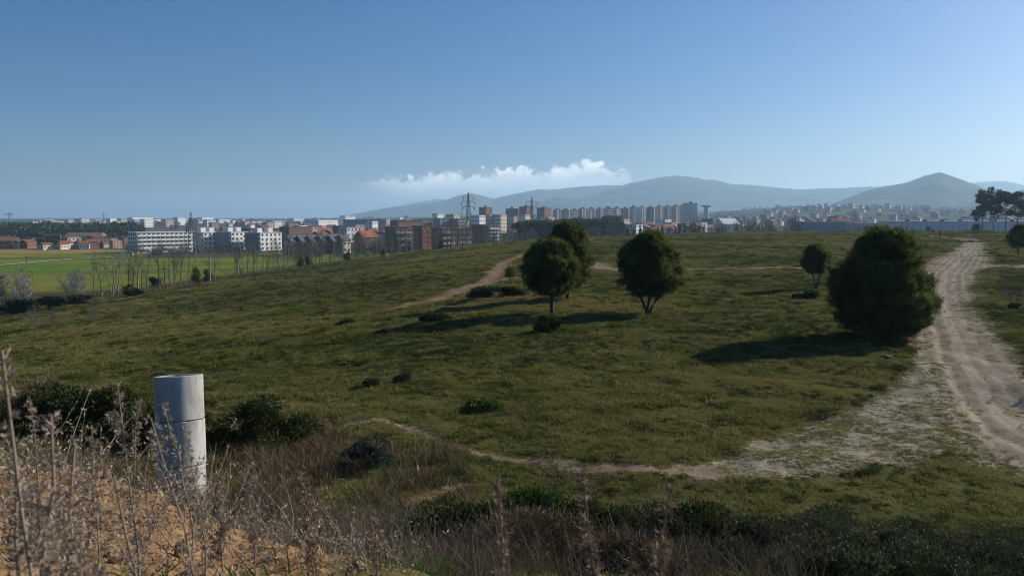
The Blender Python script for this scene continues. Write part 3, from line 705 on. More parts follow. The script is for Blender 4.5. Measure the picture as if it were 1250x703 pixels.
# ------------------------------------------------------------------ meadow grass (instanced tufts)
def tuft(name, k, h, r, w, seed, droop=.5):
    rng = np.random.default_rng(seed)
    th = rng.uniform(0, 6.28, k); q = np.sqrt(rng.uniform(0, 1, k)) * r
    B = np.stack([q * np.cos(th), q * np.sin(th), np.full(k, -.02)], -1)
    out = np.stack([np.cos(th), np.sin(th), np.zeros(k)], -1) * rng.uniform(.1, 1, (k, 1)) + rng.normal(size=(k, 3)) * .25
    H = h * rng.uniform(.5, 1.2, k)[:, None]; S = unit(np.cross(np.array([[0, 0, 1.0]]) + out * .3, rdirs(k, rng))) * w
    p1 = B + (out * .35 + np.array([0, 0, .62])) * H; p2 = B + (out * (.35 + droop) + np.array([0, 0, 1.0 - .25 * droop])) * H
    V = np.stack([B - S, B + S, p1 - S * .8, p1 + S * .8, p2], 1).reshape(-1, 3); b = np.arange(k)[:, None] * 5
    Fq = b + np.array([[0, 1, 3, 2]]); Ft = b + np.array([[2, 3, 4]])
    return V, [Fq, Ft]
M_GRASS = mat('meadow_grass', (.040, .066, .014), (.230, .200, .072), inst='tint', c3=(.124, .134, .034), rough=.9, spec=.04, trans=.3)
def scatter(name, lab, cat, pts, rot, scl, tint, var, protos, m):
    me = mesh(name, pts, [], None, False, {'rot': rot, 'scl': scl, 'tint': tint, 'var': var.astype(float)})
    o = link(name, me); tag(o, lab, cat, kind='stuff')
    ng = bpy.data.node_groups.new(name, 'GeometryNodeTree')
    ng.interface.new_socket('Geometry', in_out='INPUT', socket_type='NodeSocketGeometry'); ng.interface.new_socket('Geometry', in_out='OUTPUT', socket_type='NodeSocketGeometry')
    N, L = ng.nodes, ng.links; gi = N.new('NodeGroupInput'); go = N.new('NodeGroupOutput'); j = N.new('GeometryNodeJoinGeometry')
    def attr(n, t):
        a = N.new('GeometryNodeInputNamedAttribute'); a.data_type = t; a.inputs['Name'].default_value = n; return a.outputs['Attribute']
    mp = N.new('GeometryNodeMeshToPoints'); L.new(gi.outputs[0], mp.inputs['Mesh'])
    for k, (V, Fs) in enumerate(protos):
        po = bpy.data.objects.new(name + '_blade', mesh(name + '_blade', V, Fs, m))
        oi = N.new('GeometryNodeObjectInfo'); oi.inputs['Object'].default_value = po
        cmp_ = N.new('FunctionNodeCompare'); cmp_.data_type = 'FLOAT'; cmp_.operation = 'EQUAL'; L.new(attr('var', 'FLOAT'), cmp_.inputs[0]); cmp_.inputs[1].default_value = float(k); cmp_.inputs['Epsilon'].default_value = .1
        ip = N.new('GeometryNodeInstanceOnPoints'); L.new(mp.outputs[0], ip.inputs['Points']); L.new(cmp_.outputs[0], ip.inputs['Selection'])
        L.new(oi.outputs['Geometry'], ip.inputs['Instance']); L.new(attr('rot', 'FLOAT_VECTOR'), ip.inputs['Rotation']); L.new(attr('scl', 'FLOAT'), ip.inputs['Scale'])
        L.new(ip.outputs[0], j.inputs[0])
    L.new(j.outputs[0], go.inputs[0])
    o.modifiers.new('scatter', 'NODES').node_group = ng
    return o
def meadow_grass():
    rng = np.random.default_rng(77); N0 = 560000
    r = np.concatenate([np.sqrt(rng.uniform(8 ** 2, 30 ** 2, int(N0 * .13))), (rng.uniform(30 ** .5, 330 ** .5, int(N0 * .87))) ** 2])
    a = np.radians(rng.uniform(-37, 37, len(r))); x = r * np.sin(a); y = r * np.cos(a)
    pm, _ = path_mask(x, y)
    keep = (pm + (fbm(x / .33, y / .33, 31, 3) - .5) * 1.9 < .50)
    keep &= ~((y > 200) & (x < 20) & (terr0(x, y) < -17.5))
    nn = fbm(x / 1.6, y / 1.6, 33, 3)
    keep &= rng.uniform(size=len(x)) < .18 + 1.0 * sstep(nn, .38, .62)
    keep &= ~((r < 12) & (rng.uniform(size=len(x)) < .6))
    x, y, r = x[keep], y[keep], r[keep]
    big = fbm(x / 8, y / 8, 35, 3); az = np.degrees(np.arctan2(x, y))
    t = .53 + 1.5 * (big - .5) + 1.5 * (fbm(x / 19, y / 19, 39, 3) - .5) + .27 * rng.normal(size=len(x)) + .3 * (nn[keep] - .5)
    t = t + .45 * np.exp(-((x - 2.0) / 7) ** 2 - ((y - 29) / 7) ** 2) + .30 * np.exp(-((x + 20) / 9) ** 2 - ((y - 52) / 9) ** 2) + .35 * np.exp(-((x - 11) / 5) ** 2 - ((y - 25) / 4) ** 2)
    var = np.where(t > .62, rng.integers(2, 4, len(x)), rng.integers(0, 2, len(x)))
    hgt = .6 + .7 * sstep(nn[keep], .35, .75) * rng.uniform(.5, 1.3, len(x)) + .35 * (t > .75); hgt = hgt * (1 - .45 * sstep(pm[keep], .15, .45))
    s = hgt * np.clip((r / 26) ** .45, .8, 2.4) * rng.uniform(.45, 1.3, len(x)) * np.where(r > 26, .92, 1)
    rot = np.stack([rng.normal(size=len(x)) * .12, rng.normal(size=len(x)) * .12, rng.uniform(0, 6.28, len(x))], -1)
    # tussocks: knots of taller tufts sharing one tint
    nc = 62000; rc = np.concatenate([np.sqrt(rng.uniform(9 ** 2, 30 ** 2, int(nc * .14))), rng.uniform(30 ** .5, 320 ** .5, int(nc * .86)) ** 2]); ac = np.radians(rng.uniform(-37, 37, len(rc))); cx, cy_ = rc * np.sin(ac), rc * np.cos(ac)
    kc = (path_mask(cx, cy_)[0] < .30) & ~((cy_ > 200) & (cx < 20) & (terr0(cx, cy_) < -17.5)) & (rng.uniform(size=len(rc)) < .08 + 1.0 * sstep(fbm(cx / 2.6, cy_ / 2.6, 37, 3), .42, .64)); cx, cy_, rc = cx[kc], cy_[kc], rc[kc]
    kk = 9; f = np.clip((rc / 26) ** .5, .8, 2.8) * rng.uniform(.6, 1.5, len(rc)); tc_ = np.clip(.56 + .34 * rng.normal(size=len(rc)) + 1.2 * (fbm(cx / 8, cy_ / 8, 35, 3) - .5) + 1.4 * (fbm(cx / 19, cy_ / 19, 39, 3) - .5), 0, 1)
    hx = np.repeat(f, kk); ox = rng.normal(size=(len(hx), 2)) * (.16 * hx)[:, None]; d2 = np.hypot(ox[:, 0], ox[:, 1]) / (.16 * hx)
    tx, ty = np.repeat(cx, kk) + ox[:, 0], np.repeat(cy_, kk) + ox[:, 1]
    x = np.concatenate([x, tx]); y = np.concatenate([y, ty]); s = np.concatenate([s * .72, hx * (1.35 - .3 * np.minimum(d2, 2)) * rng.uniform(.7, 1.2, len(hx))])
    t = np.concatenate([t, np.repeat(tc_, kk) + .08 * rng.normal(size=len(hx))]); var = np.concatenate([var, np.where(np.repeat(rng.uniform(size=len(rc)) < .35, kk), rng.integers(2, 4, len(hx)), rng.integers(0, 3, len(hx)))])
    rot = np.concatenate([rot, np.stack([rng.normal(size=len(hx)) * .15, rng.normal(size=len(hx)) * .15, rng.uniform(0, 6.28, len(hx))], -1)])
    z = terr(x, y)
    scatter('grass', 'short rough grass tufts covering the whole meadow', 'grass', np.stack([x, y, z], -1), rot, s, np.clip(t, 0, 1), var,
            [tuft('t', 22, .050, .15, .012, 1, 1.2), tuft('t', 26, .036, .18, .013, 2, 1.5), tuft('t', 26, .070, .15, .009, 3, 1.1), tuft('t', 22, .095, .11, .007, 4, .9)], M_GRASS)
    return len(x)
meadow_grass()
def meadow_weeds():
    rng = np.random.default_rng(78); n = 30000; M_CLUMP = mat('meadow_weed_leaf', (.042, .056, .016), (.150, .155, .036), inst='tint', c3=(.072, .090, .024), rough=.9, spec=.04, trans=.2)
    r = np.concatenate([np.sqrt(rng.uniform(11 ** 2, 32 ** 2, int(n * .10))), rng.uniform(32 ** .5, 320 ** .5, int(n * .90)) ** 2]); a = np.radians(rng.uniform(-37, 37, len(r))); x, y = r * np.sin(a), r * np.cos(a)
    k = (path_mask(x, y)[0] < .40) & ~((y > 200) & (x < 20) & (terr0(x, y) < -17.5)) & (rng.uniform(size=len(r)) < .06 + .9 * sstep(fbm(x / 4.5, y / 4.5, 47, 3), .50, .68)); x, y, r = x[k], y[k], r[k]
    s = rng.uniform(.35, 1.0, len(x)) ** 1.6 * np.clip((r / 30) ** .6, .45, 2.4) * .95; t = np.clip(.30 + .25 * rng.normal(size=len(x)) + .35 * (rng.uniform(size=len(x)) < .12), 0, 1)
    pr = []
    for q in range(3):
        g = np.random.default_rng(600 + q); m = 170; D = rdirs(m, g); D[:, 2] = np.abs(D[:, 2]); P = D * np.array([.24, .24, .11]) * g.uniform(.4, 1.05, (m, 1)) * (1 + .35 * np.sin(3 * np.arctan2(D[:, 1], D[:, 0]) + q))[:, None]; V, Q, _ = leaf_quads(P, unit(D + g.normal(size=(m, 3)) * .5 + [0, 0, .3]), .065 * g.uniform(.6, 1.4, m), .013, np.zeros(m), g); pr.append((V, [Q]))
    scatter('meadow_weeds', 'dark low weed clumps dotted over the whole meadow', 'weeds', np.stack([x, y, terr(x, y)], -1), np.stack([rng.normal(size=len(x)) * .1, rng.normal(size=len(x)) * .1, rng.uniform(0, 6.28, len(x))], -1), s, t, rng.integers(0, 3, len(x)), pr, M_CLUMP)
meadow_weeds()

# ------------------------------------------------------------------ concrete pipe
def concrete_pipe():
    m, nt, out = new_mat('concrete'); N, L = nt.nodes, nt.links
    tc = N.new('ShaderNodeTexCoord'); mp = N.new('ShaderNodeMapping'); mp.inputs['Scale'].default_value = (1, 1, .25); L.new(tc.outputs['Object'], mp.inputs[0])
    n1 = N.new('ShaderNodeTexNoise'); n1.inputs['Scale'].default_value = 3.0; n1.inputs['Detail'].default_value = 8; n1.inputs['Roughness'].default_value = .65; L.new(mp.outputs[0], n1.inputs['Vector'])
    n2 = N.new('ShaderNodeTexNoise'); n2.inputs['Scale'].default_value = 34; n2.inputs['Detail'].default_value = 5; L.new(tc.outputs['Object'], n2.inputs['Vector'])
    r = N.new('ShaderNodeValToRGB'); e = r.color_ramp.elements; e[0].position = .30; e[0].color = (.22, .21, .19, 1); e[1].position = .58; e[1].color = (.45, .44, .42, 1); L.new(n1.outputs[0], r.inputs[0])
    r2 = N.new('ShaderNodeValToRGB'); e = r2.color_ramp.elements; e[0].position = .60; e[0].color = (1, 1, 1, 1); e[1].position = .74; e[1].color = (.62, .60, .56, 1); L.new(n2.outputs[0], r2.inputs[0])
    mx = N.new('ShaderNodeMix'); mx.data_type = 'RGBA'; mx.blend_type = 'MULTIPLY'; mx.inputs[0].default_value = 1; L.new(r.outputs[0], mx.inputs[6]); L.new(r2.outputs[0], mx.inputs[7])
    b = N.new('ShaderNodeBsdfPrincipled'); b.inputs['Roughness'].default_value = .9; b.inputs['Specular IOR Level'].default_value = .2; L.new(mx.outputs[2], b.inputs['Base Color'])
    bp = N.new('ShaderNodeBump'); bp.inputs['Strength'].default_value = .35; bp.inputs['Distance'].default_value = .01; L.new(n2.outputs[0], bp.inputs['Height']); L.new(bp.outputs[0], b.inputs['Normal']); L.new(b.outputs[0], out.inputs[0])
    D = 15.7; ps = at(211.5, D); top = zrow(462, D); hgt = top - ps.z
    root = thing('concrete_pipe', 'upright pale concrete pipe of stacked rings standing below the bank', 'pipe', ps)
    root.rotation_euler = (math.radians(-8.0), math.radians(.6), math.radians(25))
    ring = .905; R, T, k = .468, .065, 56; rng = np.random.default_rng(4)
    z1 = hgt
    for i in range(3):
        z0 = z1 - ring if i < 2 else -.35
        th = np.arange(k) / k * 2 * math.pi; chip = np.where(rng.uniform(size=k) < .16, rng.uniform(0, .022, k), 0)
        prof = [(R - .012, z0 + .008), (R, z0 + .02), (R, (z0 + z1) / 2), (R, z1 - .018), (R - .014, z1 - .006), (R - T, z1 - .008), (R - T, (z0 + z1) / 2), (R - T, z0 + .01)]
        V = []
        for j, (r_, z_) in enumerate(prof):
            rr = r_ + (rng.normal(size=k) * .0012); zz = np.full(k, z_)
            if j in (3, 4, 5): zz = zz - chip
            if j in (0, 1): zz = zz + np.roll(chip, 9) * .8
            V.append(np.stack([rr * np.cos(th), rr * np.sin(th), zz], -1))
        V = np.concatenate(V); m_ = len(prof); a = np.arange(m_)[:, None] * k; c = np.arange(k)[None, :]
        Q = np.stack([a + c, a + (c + 1) % k, np.roll(a, -1, 0) + (c + 1) % k, np.roll(a, -1, 0) + c], -1).reshape(-1, 4)
        dx, dy = [(0, 0), (.008, -.004), (-.004, .006)][i]
        o = link('ring', mesh('ring', V, Q, m, False), root, (dx, dy, 0), (0, 0, i * 1.3))
        for f in o.data.polygons: f.use_smooth = True
        o.data.set_sharp_from_angle(angle=math.radians(35))
        z1 = z0
concrete_pipe()

# ------------------------------------------------------------------ dead weed spikes close to the camera
M_WEEDRED = mat('brown_dead_weed', (.14, .090, .062), (.34, .245, .175), attr='rnd', rough=.9, trans=.15)
def weed(label, base, top, seed, m=None, spread=.012, n=170, branches=0, group='dead weed spikes in front', clus=.026, stem=.0035, bend=.05):
    """a dry stalk from base to top, set all along its upper part with bristly dead seed heads"""
    rng = np.random.default_rng(seed); base = np.array(base); top = np.array(top); L_ = np.linalg.norm(top - base)
    root = thing('weed_stalk', label, 'weed', Vector(base), 0, group)
    t = np.linspace(0, 1, 12)[:, None]; side = unit(np.cross(top - base, rdirs(1, rng)[0]))
    wob = np.cumsum(rng.normal(size=(12, 3)) * .006 * L_, 0) * np.array([1, 1, .2]); wob -= t * wob[-1]
    P = (top - base) * t + side * (bend * L_ * np.sin(t * math.pi)) + wob
    sb = MB(); sb.tube(P, np.linspace(stem * 1.3, stem * .5, 12), 6, .5)
    axes = [(P, .30)]
    for k in range(branches):
        i = rng.integers(3, 10); ln = L_ * rng.uniform(.14, .36) * (1 - .4 * (i - 3) / 7); th = rng.uniform(0, 6.28)
        d = unit(np.array([math.cos(th) * .55, math.sin(th) * .55, 1.0])); q = np.linspace(0, 1, 6)[:, None]
        B = P[i] + d * ln * q + np.array([[0, 0, 1]]) * (q ** 2) * ln * .15 + np.cumsum(rng.normal(size=(6, 3)) * .01 * ln, 0)
        sb.tube(B, np.linspace(stem * .6, stem * .3, 6), 4, .5); axes.append((B, .12))
    m = m or M_WEED
    sb.build('stem', m, root, True)
    Vs, Qs, As, o = [], [], [], 0
    for A_, t0 in axes:
        nn = n if A_ is P else max(14, int(n * .28)); tt = rng.uniform(t0, 1, nn) ** .9
        fx = tt * (len(A_) - 1); i = np.minimum(fx.astype(int), len(A_) - 2); f = (fx - i)[:, None]
        C = A_[i] * (1 - f) + A_[i + 1] * f; ax = unit(A_[i + 1] - A_[i])
        rad = unit(np.cross(ax, rdirs(nn, rng)))
        C = C + rad * (spread * rng.uniform(.3, 1.2, nn) * (1.15 - .5 * tt))[:, None]
        k = 6; D = unit(np.repeat(rad * .8 + ax * .6, k, 0) + rng.normal(size=(nn * k, 3)) * .55)
        V, Q, A = leaf_quads(np.repeat(C, k, 0), D, clus * rng.uniform(.4, 1.1, nn * k), clus * .085, np.clip(np.repeat(rng.uniform(.2, .95, nn), k) + rng.normal(size=nn * k) * .12, 0, 1), rng)
        Vs.append(V); Qs.append(Q + o); As.append(A); o += len(V)
    link('seed_head', mesh('seed_head', np.concatenate(Vs), np.concatenate(Qs), m, False, {'rnd': np.concatenate(As)}), root)['kind'] = 'stuff'
def wp(u, v, d): r_ = ray(u, v); return r_ * (d / r_[1])
def weed_px(label, u0, ut, vt, d, seed, **kw):
    """foot on the ground under column u0 at depth d, tip seen at (ut, vt)"""
    b = at(u0, d); b.z -= .03; tip = wp(ut, vt, d * kw.pop('tipd', 1.0))
    weed(label, b, tip, seed, **kw)
weed_px('tall bristly dead spike, left of three at the bottom centre', 640, 607, 582, 1.75, 401, m=M_WEEDRED, spread=.008, n=230, clus=.018)
weed_px('tall bristly dead spike, middle and thickest of three at the bottom centre', 722, 711, 573, 1.35, 402, m=M_WEEDRED, spread=.009, n=260, clus=.02)
weed_px('tall bristly dead spike, right of three at the bottom centre', 862, 820, 594, 1.3, 403, m=M_WEEDRED, spread=.010, n=230, clus=.02)
weed_px('short dead spike tip just showing between two tall spikes', 774, 769, 684, 1.3, 404, m=M_WEEDRED, spread=.012, n=150, clus=.02)
weed_px('short dead spike tip at the bottom left of the left tall spike', 601, 604, 692, 1.6, 405, m=M_WEEDRED, spread=.008, n=120, clus=.016)
weed_px('upright dead spike below the hollow of dry stalks', 352, 366, 578, 2.6, 406, m=M_WEEDRED, spread=.014, n=240, clus=.024)
weed_px('short upright dead spike right of the leaning one', 452, 457, 627, 2.6, 407, m=M_WEEDRED, spread=.013, n=170, clus=.022)
weed_px('dead spike leaning to the left at the bottom', 470, 407, 638, 2.4, 408, m=M_WEEDRED, spread=.010, n=130, clus=.022, bend=.02)
weed_px('tallest blurred dead weed at the left edge', 42, 2, 428, 1.15, 409, spread=.012, n=190, branches=3, clus=.016, stem=.004)
weed_px('branchy blurred dead weed second from the left edge', 55, 62, 505, 1.2, 410, spread=.012, n=190, branches=7, clus=.016, stem=.004)
weed_px('branchy blurred dead weed third from the left edge', 98, 92, 535, 1.25, 411, spread=.012, n=190, branches=7, clus=.016)
weed_px('low branchy blurred dead weed in the bottom left corner', 12, 20, 575, 1.15, 412, spread=.012, n=190, branches=6, clus=.016)
weed_px('branchy blurred dead weed at the foot of the slim weeds', 130, 140, 585, 1.4, 413, spread=.012, n=190, branches=6, clus=.016)
weed_px('slim dead weed with thin spire, leftmost in front of the bramble', 160, 143, 466, 2.6, 414, spread=.012, n=150, branches=2, clus=.019)
weed_px('slim dead weed just left of the concrete pipe', 186, 171, 488, 2.6, 415, spread=.012, n=150, branches=3, clus=.019)
weed_px('slim dead weed in front of the left side of the pipe', 214, 200, 494, 2.7, 416, spread=.012, n=150, branches=3, clus=.019)
weed_px('bent dead stalk with blurred head crossing the pipe', 210, 184, 510, 1.5, 417, spread=.012, n=190, clus=.016, stem=.003)
weed_px('dead weed crossing the lit side of the pipe', 236, 226, 521, 3.1, 418, spread=.012, n=150, branches=3, clus=.019)
weed_px('dead weed just right of the pipe foot', 262, 268, 590, 3.4, 419, spread=.012, n=150, branches=6, clus=.019)
weed_px('spreading dead weed right of the pipe, lower bank', 300, 296, 576, 3.6, 420, spread=.012, n=150, branches=8, clus=.019)
weed_px('slim dead weed between the blurred clump and the bramble', 120, 112, 520, 2.2, 421, spread=.012, n=190, branches=2, clus=.016)
weed_px('faint slim dead weed behind the blurred clump', 30, 36, 488, 2.3, 422, spread=.012, n=190, branches=3, clus=.016)

# ------------------------------------------------------------------ bare trees
def bare_meshes(seed, H, trunk_r, mt, mc, upright=.75, n1=16, n2=6, n3=4, crown0=.25, thick=1.0, fork=False):
    rng = np.random.default_rng(seed); tr = MB(); cr = MB()
    stems = []
    def path(p, d, ln, k, wob, up):
        P = [p]; d = d.copy()
        for i in range(k):
            d = unit(d + rng.normal(size=3) * wob + np.array([0, 0, up])); P.append(P[-1] + d * ln / k)
        return np.array(P)
    ds = [np.array([0, 0, 1.0])] if not fork else [unit(np.array([math.cos(a) * .35, math.sin(a) * .35, 1])) for a in rng.uniform(0, 6.28, 3)]
    for d in ds:
        P = path(np.array([0, 0, -.3]), d, H, 9, .05, .05); tr.tube(P, np.linspace(trunk_r / len(ds) ** .4, trunk_r * .12, 10), 6, .5); stems.append(P)
    for P in stems:
        for i in range(n1):
            t = crown0 + (1 - crown0) * (i + rng.uniform()) / n1; f = t * 9; k = min(int(f), 8); p = P[k] + (P[k + 1] - P[k]) * (f - k)
            th = rng.uniform(0, 6.28); d = unit(np.array([math.cos(th), math.sin(th), upright * rng.uniform(.6, 1.6)]))
            ln = H * (.34 * (1 - t) + .11) * rng.uniform(.7, 1.2)
            B = path(p, d, ln, 5, .12, .08); cr.tube(B, np.linspace(.30 * trunk_r * (1.15 - t), .05 * trunk_r * thick, 6), 4, rng.uniform(.1, .6))
            for j in range(n2):
                s = rng.integers(1, 6); d2 = unit((B[s] - B[s - 1]) / ln * 5 + rng.normal(size=3) * .7 + np.array([0, 0, .2]))
                l2 = ln * rng.uniform(.25, .5); C = path(B[s], d2, l2, 3, .15, .06)
                cr.tube(C, np.linspace(.09 * trunk_r * thick, .035 * trunk_r * thick, 4), 3, rng.uniform(.3, .9))
                for q in range(n3):
                    s2 = rng.integers(1, 4); d3 = unit(rng.normal(size=3) + (C[s2] - C[s2 - 1]) / l2 * 2); E = path(C[s2], d3, l2 * rng.uniform(.3, .6), 2, .2, .05)
                    cr.tube(E, [.045 * trunk_r * thick, .035 * trunk_r * thick, .022 * trunk_r * thick], 3, rng.uniform(.4, 1))
    return tr.mesh('trunk', mt, True), cr.mesh('crown', mc, False)
BARE = {}
def bare(name, label, kind, base, s=1.0, rz=0.0, group=None, tilt=0.0, cat='tree'):
    t, c = BARE[kind]; root = thing(name, label, cat, base, rz, group); root.scale = (s, s, s); root.rotation_euler.x = tilt
    link('trunk', t, root); link('crown', c, root); return root
BARE['pop0'] = bare_meshes(31, 10, .20, M_PALEBARK, M_GREYTWIG, 1.5, 16, 5, 3, .3, 1.5)
BARE['pop1'] = bare_meshes(32, 10, .19, M_PALEBARK, M_GREYTWIG, 1.3, 14, 5, 3, .4, 1.5)
BARE['pop2'] = bare_meshes(33, 10, .17, M_TWIG, M_TWIG, 1.4, 18, 5, 3, .2, 1.6)
BARE['pop3'] = bare_meshes(34, 10, .17, M_TWIG, M_TWIG, 1.0, 15, 6, 3, .15, 1.6)
BARE['fork'] = bare_meshes(35, 10, .22, M_PALEBARK, M_GREYTWIG, .9, 9, 5, 3, .35, 1.4, True)
BARE['round'] = bare_meshes(36, 6, .16, M_TWIG, M_TWIG, .5, 16, 8, 5, .12, 2.6, True)
BARE['blossom'] = bare_meshes(37, 8, .16, M_PALEBARK, M_BLOSSOM, .5, 14, 10, 8, .12, 2.2, True)
BARE['sapling'] = bare_meshes(38, 2.5, .055, M_TWIG, M_TWIG, .6, 12, 6, 4, .25, 1.5, True)
BARE['thin'] = bare_meshes(39, 3.0, .035, M_GREYTWIG, M_GREYTWIG, .9, 9, 4, 2, .2, 1.2)
rnd = random.Random(5)
bare('bare_sapling', 'small bare branching tree at the right edge beside the track', 'sapling', G(1237, 374), 1.08, .4, 'bare saplings')
bare('bare_sapling', 'thin grey bare sapling on the meadow left of the small slim pine', 'thin', G(946, 332), .75, .4, 'bare saplings')
for i, (u, v, h, lab) in enumerate([(168, 397, 2.6, 'tallest thin bare sapling on the left slope'), (150, 400, 1.7, 'short bare sapling left of the tallest one on the slope'), (115, 392, 2.4, 'bushy bare sapling further left on the slope'),
                                    (40, 402, 2.8, 'brownish bare sapling near the left edge of the slope'), (62, 400, 1.9, 'smaller bare sapling beside the brownish one'), (228, 385, 2.2, 'faint bare sapling on the slope right of the others')]):
    bare('bare_sapling', lab, 'thin' if i in (0, 1, 5) else 'sapling', G(u, v), h / (3.0 if i in (0, 1, 5) else 2.5), i * 1.1, 'bare saplings on the left slope')
# sapling with a round crown at the bend of the reddish path
sp_ = pine_tree('tiny sapling with round crown on a thin stem beside the reddish path', G(623, 351), 1.9, .5, 1.0, 107, shoots=420, group='saplings by the path', peak=.5)

# left row, in front of the green field: (column, depth, height, kind)
ROWL = [(113, 172, 8.5, 'pop1', .25), (122, 170, 9.5, 'pop0', 0), (135, 168, 10, 'fork', 0), (141, 171, 9.0, 'pop1', -.12), (155, 174, 10, 'pop2', 0), (160, 176, 8.8, 'pop2', 0), (166, 172, 9.2, 'pop0', 0), (172, 177, 7.4, 'pop3', 0), (177, 172, 8.5, 'pop2', 0),
        (193, 178, 9.5, 'pop0', 0), (206, 180, 9.0, 'pop3', 0), (212, 178, 9.5, 'pop2', 0), (219, 180, 10, 'pop2', 0), (255, 184, 10.5, 'pop0', .05), (262, 190, 7, 'pop3', 0)]
for i, (u, d, h, k, tl) in enumerate(ROWL):
    bare('bare_poplar', 'leafless poplar in the row left of the lattice pylon', k, at(u, d), h / 10, i * 1.7, 'leafless poplars left of the lattice pylon', tl)
for i in range(26):
    u = 286 + i * 4.3 + rnd.uniform(-2, 2); d = 200 + i * 2.2 + rnd.uniform(-4, 4)
    bare('bare_poplar', 'leafless poplar in the denser row right of the lattice pylon', rnd.choice(['pop0', 'pop1', 'pop2', 'pop3', 'pop2']), at(u, d), rnd.uniform(.75, 1.1), i * 1.3, 'leafless poplars right of the lattice pylon')
for i in range(16):
    u = 404 + i * 6.0 + rnd.uniform(-3, 3); d = 262 + i * 2 + rnd.uniform(-6, 6)
    bare('bare_poplar', 'slender leafless tree along the far end of the slope', rnd.choice(['pop1', 'pop2', 'pop3']), at(u, d), rnd.uniform(.7, 1.1), i * 1.9, 'slender leafless trees before the brick flats')
for i in range(30):
    u = 508 + rnd.uniform(0, 92); d = rnd.uniform(330, 400)
    bare('bare_poplar', 'tall leafless poplar in the grove left of the tall pylon', rnd.choice(['pop1', 'pop2', 'pop3']), at(u, d), rnd.uniform(1.05, 1.55) * (1 if u < 580 else .75), i * 1.9, 'grove of leafless poplars by the tall pylon')
for i in range(34):
    u = 345 + rnd.uniform(0, 165); d = rnd.uniform(370, 430)
    bare('bare_tree', 'bushy leafless tree in front of the brick houses', rnd.choice(['round', 'pop3', 'round']), at(u, d), rnd.uniform(.9, 1.5) * (1 if u < 560 else .8), i * 1.9, 'leafless trees before the brick houses')
for i in range(26):
    u = 150 + rnd.uniform(0, 200); d = rnd.uniform(415, 455)
    bare('bare_tree', 'low leafless tree at the far edge of the green field', rnd.choice(['round', 'round', 'pop3']), at(u, d), rnd.uniform(.55, 1.0), i * 1.9, 'leafless trees beyond the green field')
for i, (u0, u1, n, d0, d1) in enumerate([(600, 660, 12, 420, 520), (690, 760, 10, 430, 520), (840, 885, 9, 420, 500), (900, 975, 16, 430, 520), (1000, 1060, 6, 560, 600)]):
    for k in range(n):
        u = rnd.uniform(u0, u1)
        bare('bare_tree', ['bushy leafless tree below the brick towers', 'leafless tree among the umbrella pines', 'leafless tree left of the white gabled hall', 'brownish leafless tree before the blue grey warehouse', 'leafless tree before the warehouse wall'][i],
             rnd.choice(['round', 'pop3', 'round']), at(u, rnd.uniform(d0, d1)), rnd.uniform(1.0, 1.6), k * 1.9, 'leafless trees below the town, clump ' + 'abcde'[i])
for i, (u, v, s, lab) in enumerate([(10, 382, 1.0, 'pale greyish blossoming tree at the left edge'), (28, 380, .8, 'smaller pale blossoming tree beside the left edge one'), (84, 366, .85, 'grey leafless bush before the green field'), (98, 366, .75, 'second grey leafless bush before the green field')]):
    bare('pale_tree', lab, 'blossom', G(u, v), s, i, 'pale trees at the left edge')

# ------------------------------------------------------------------ evergreens beyond the meadow
def lobed(n, lobes, R, leaf, m, seed, name='crown', squash=.8):
    """foliage spread over a list of lobes (x, y, z, r)"""
    rng = np.random.default_rng(seed); Lb = np.array(lobes, float); w = Lb[:, 3] ** 2; li = rng.choice(len(Lb), n, p=w / w.sum())
    D = rdirs(n, rng); P = Lb[li, :3] + D * (Lb[li, 3] * rng.uniform(.3, 1.05, n) ** .5)[:, None] * np.array([1, 1, squash])
    a = np.clip(.45 + .22 * rng.normal(size=len(Lb))[li] + .2 * rng.normal(size=n), 0, 1); lx = leaf * rng.uniform(.6, 1.4, n)
    V, Q, A = leaf_quads(P, unit(D + rng.normal(size=(n, 3)) * .7), lx, lx * .32, a, rng)
    return mesh(name, V, Q, m, False, {'rnd': A})
def trunk_mesh(P, R, m, k=6):
    b = MB(); b.tube(P, R, k, .5); return b.mesh('trunk', m, True)
EVER = {}
for k in range(3):
    r2 = np.random.default_rng(60 + k); th = r2.uniform(0, 6.28, 26); q = np.sqrt(r2.uniform(size=26))
    EVER['umb%d' % k] = (trunk_mesh([[0, 0, -.5], [.2, 0, 4], [0, .2, 8.5]], [.35, .28, .18], M_BARK),
                         lobed(2600, [(4.2 * a * math.cos(b), 4.2 * a * math.sin(b), 9.6 + .9 * (1 - a) + r2.normal() * .35, r2.uniform(1.1, 1.7)) for a, b in zip(q, th)], 1, .75, M_UMBRELLA, 70 + k, squash=.6))
    EVER['dome%d' % k] = (trunk_mesh([[0, 0, -.5], [.1, 0, 2.5], [0, .1, 5]], [.25, .2, .12], M_BARK),
                          lobed(2200, [(r2.normal() * 1.3, r2.normal() * 1.3, 4.2 + r2.uniform(-2.4, 2.2), r2.uniform(.8, 1.5)) for _ in range(22)], 1, .6, M_UMBRELLA, 80 + k))
    EVER['cyp%d' % k] = (trunk_mesh([[0, 0, -.4], [0, 0, 3]], [.15, .1], M_BARK), lobed(1200, [(r2.normal() * .12, r2.normal() * .12, z, .75 * (1 - abs(z - 3) / 6.5)) for z in np.linspace(.7, 7, 14)], 1, .4, M_UMBRELLA, 90 + k))
    EVER['ivy%d' % k] = (trunk_mesh([[0, 0, -.4], [.1, 0, 4]], [.18, .1], M_BARK), lobed(900, [(r2.normal() * .25, r2.normal() * .25, z, .55 + .35 * (z < 2.5)) for z in np.linspace(.4, 3.8, 11)], 1, .35, M_BRAMBLE, 95 + k))
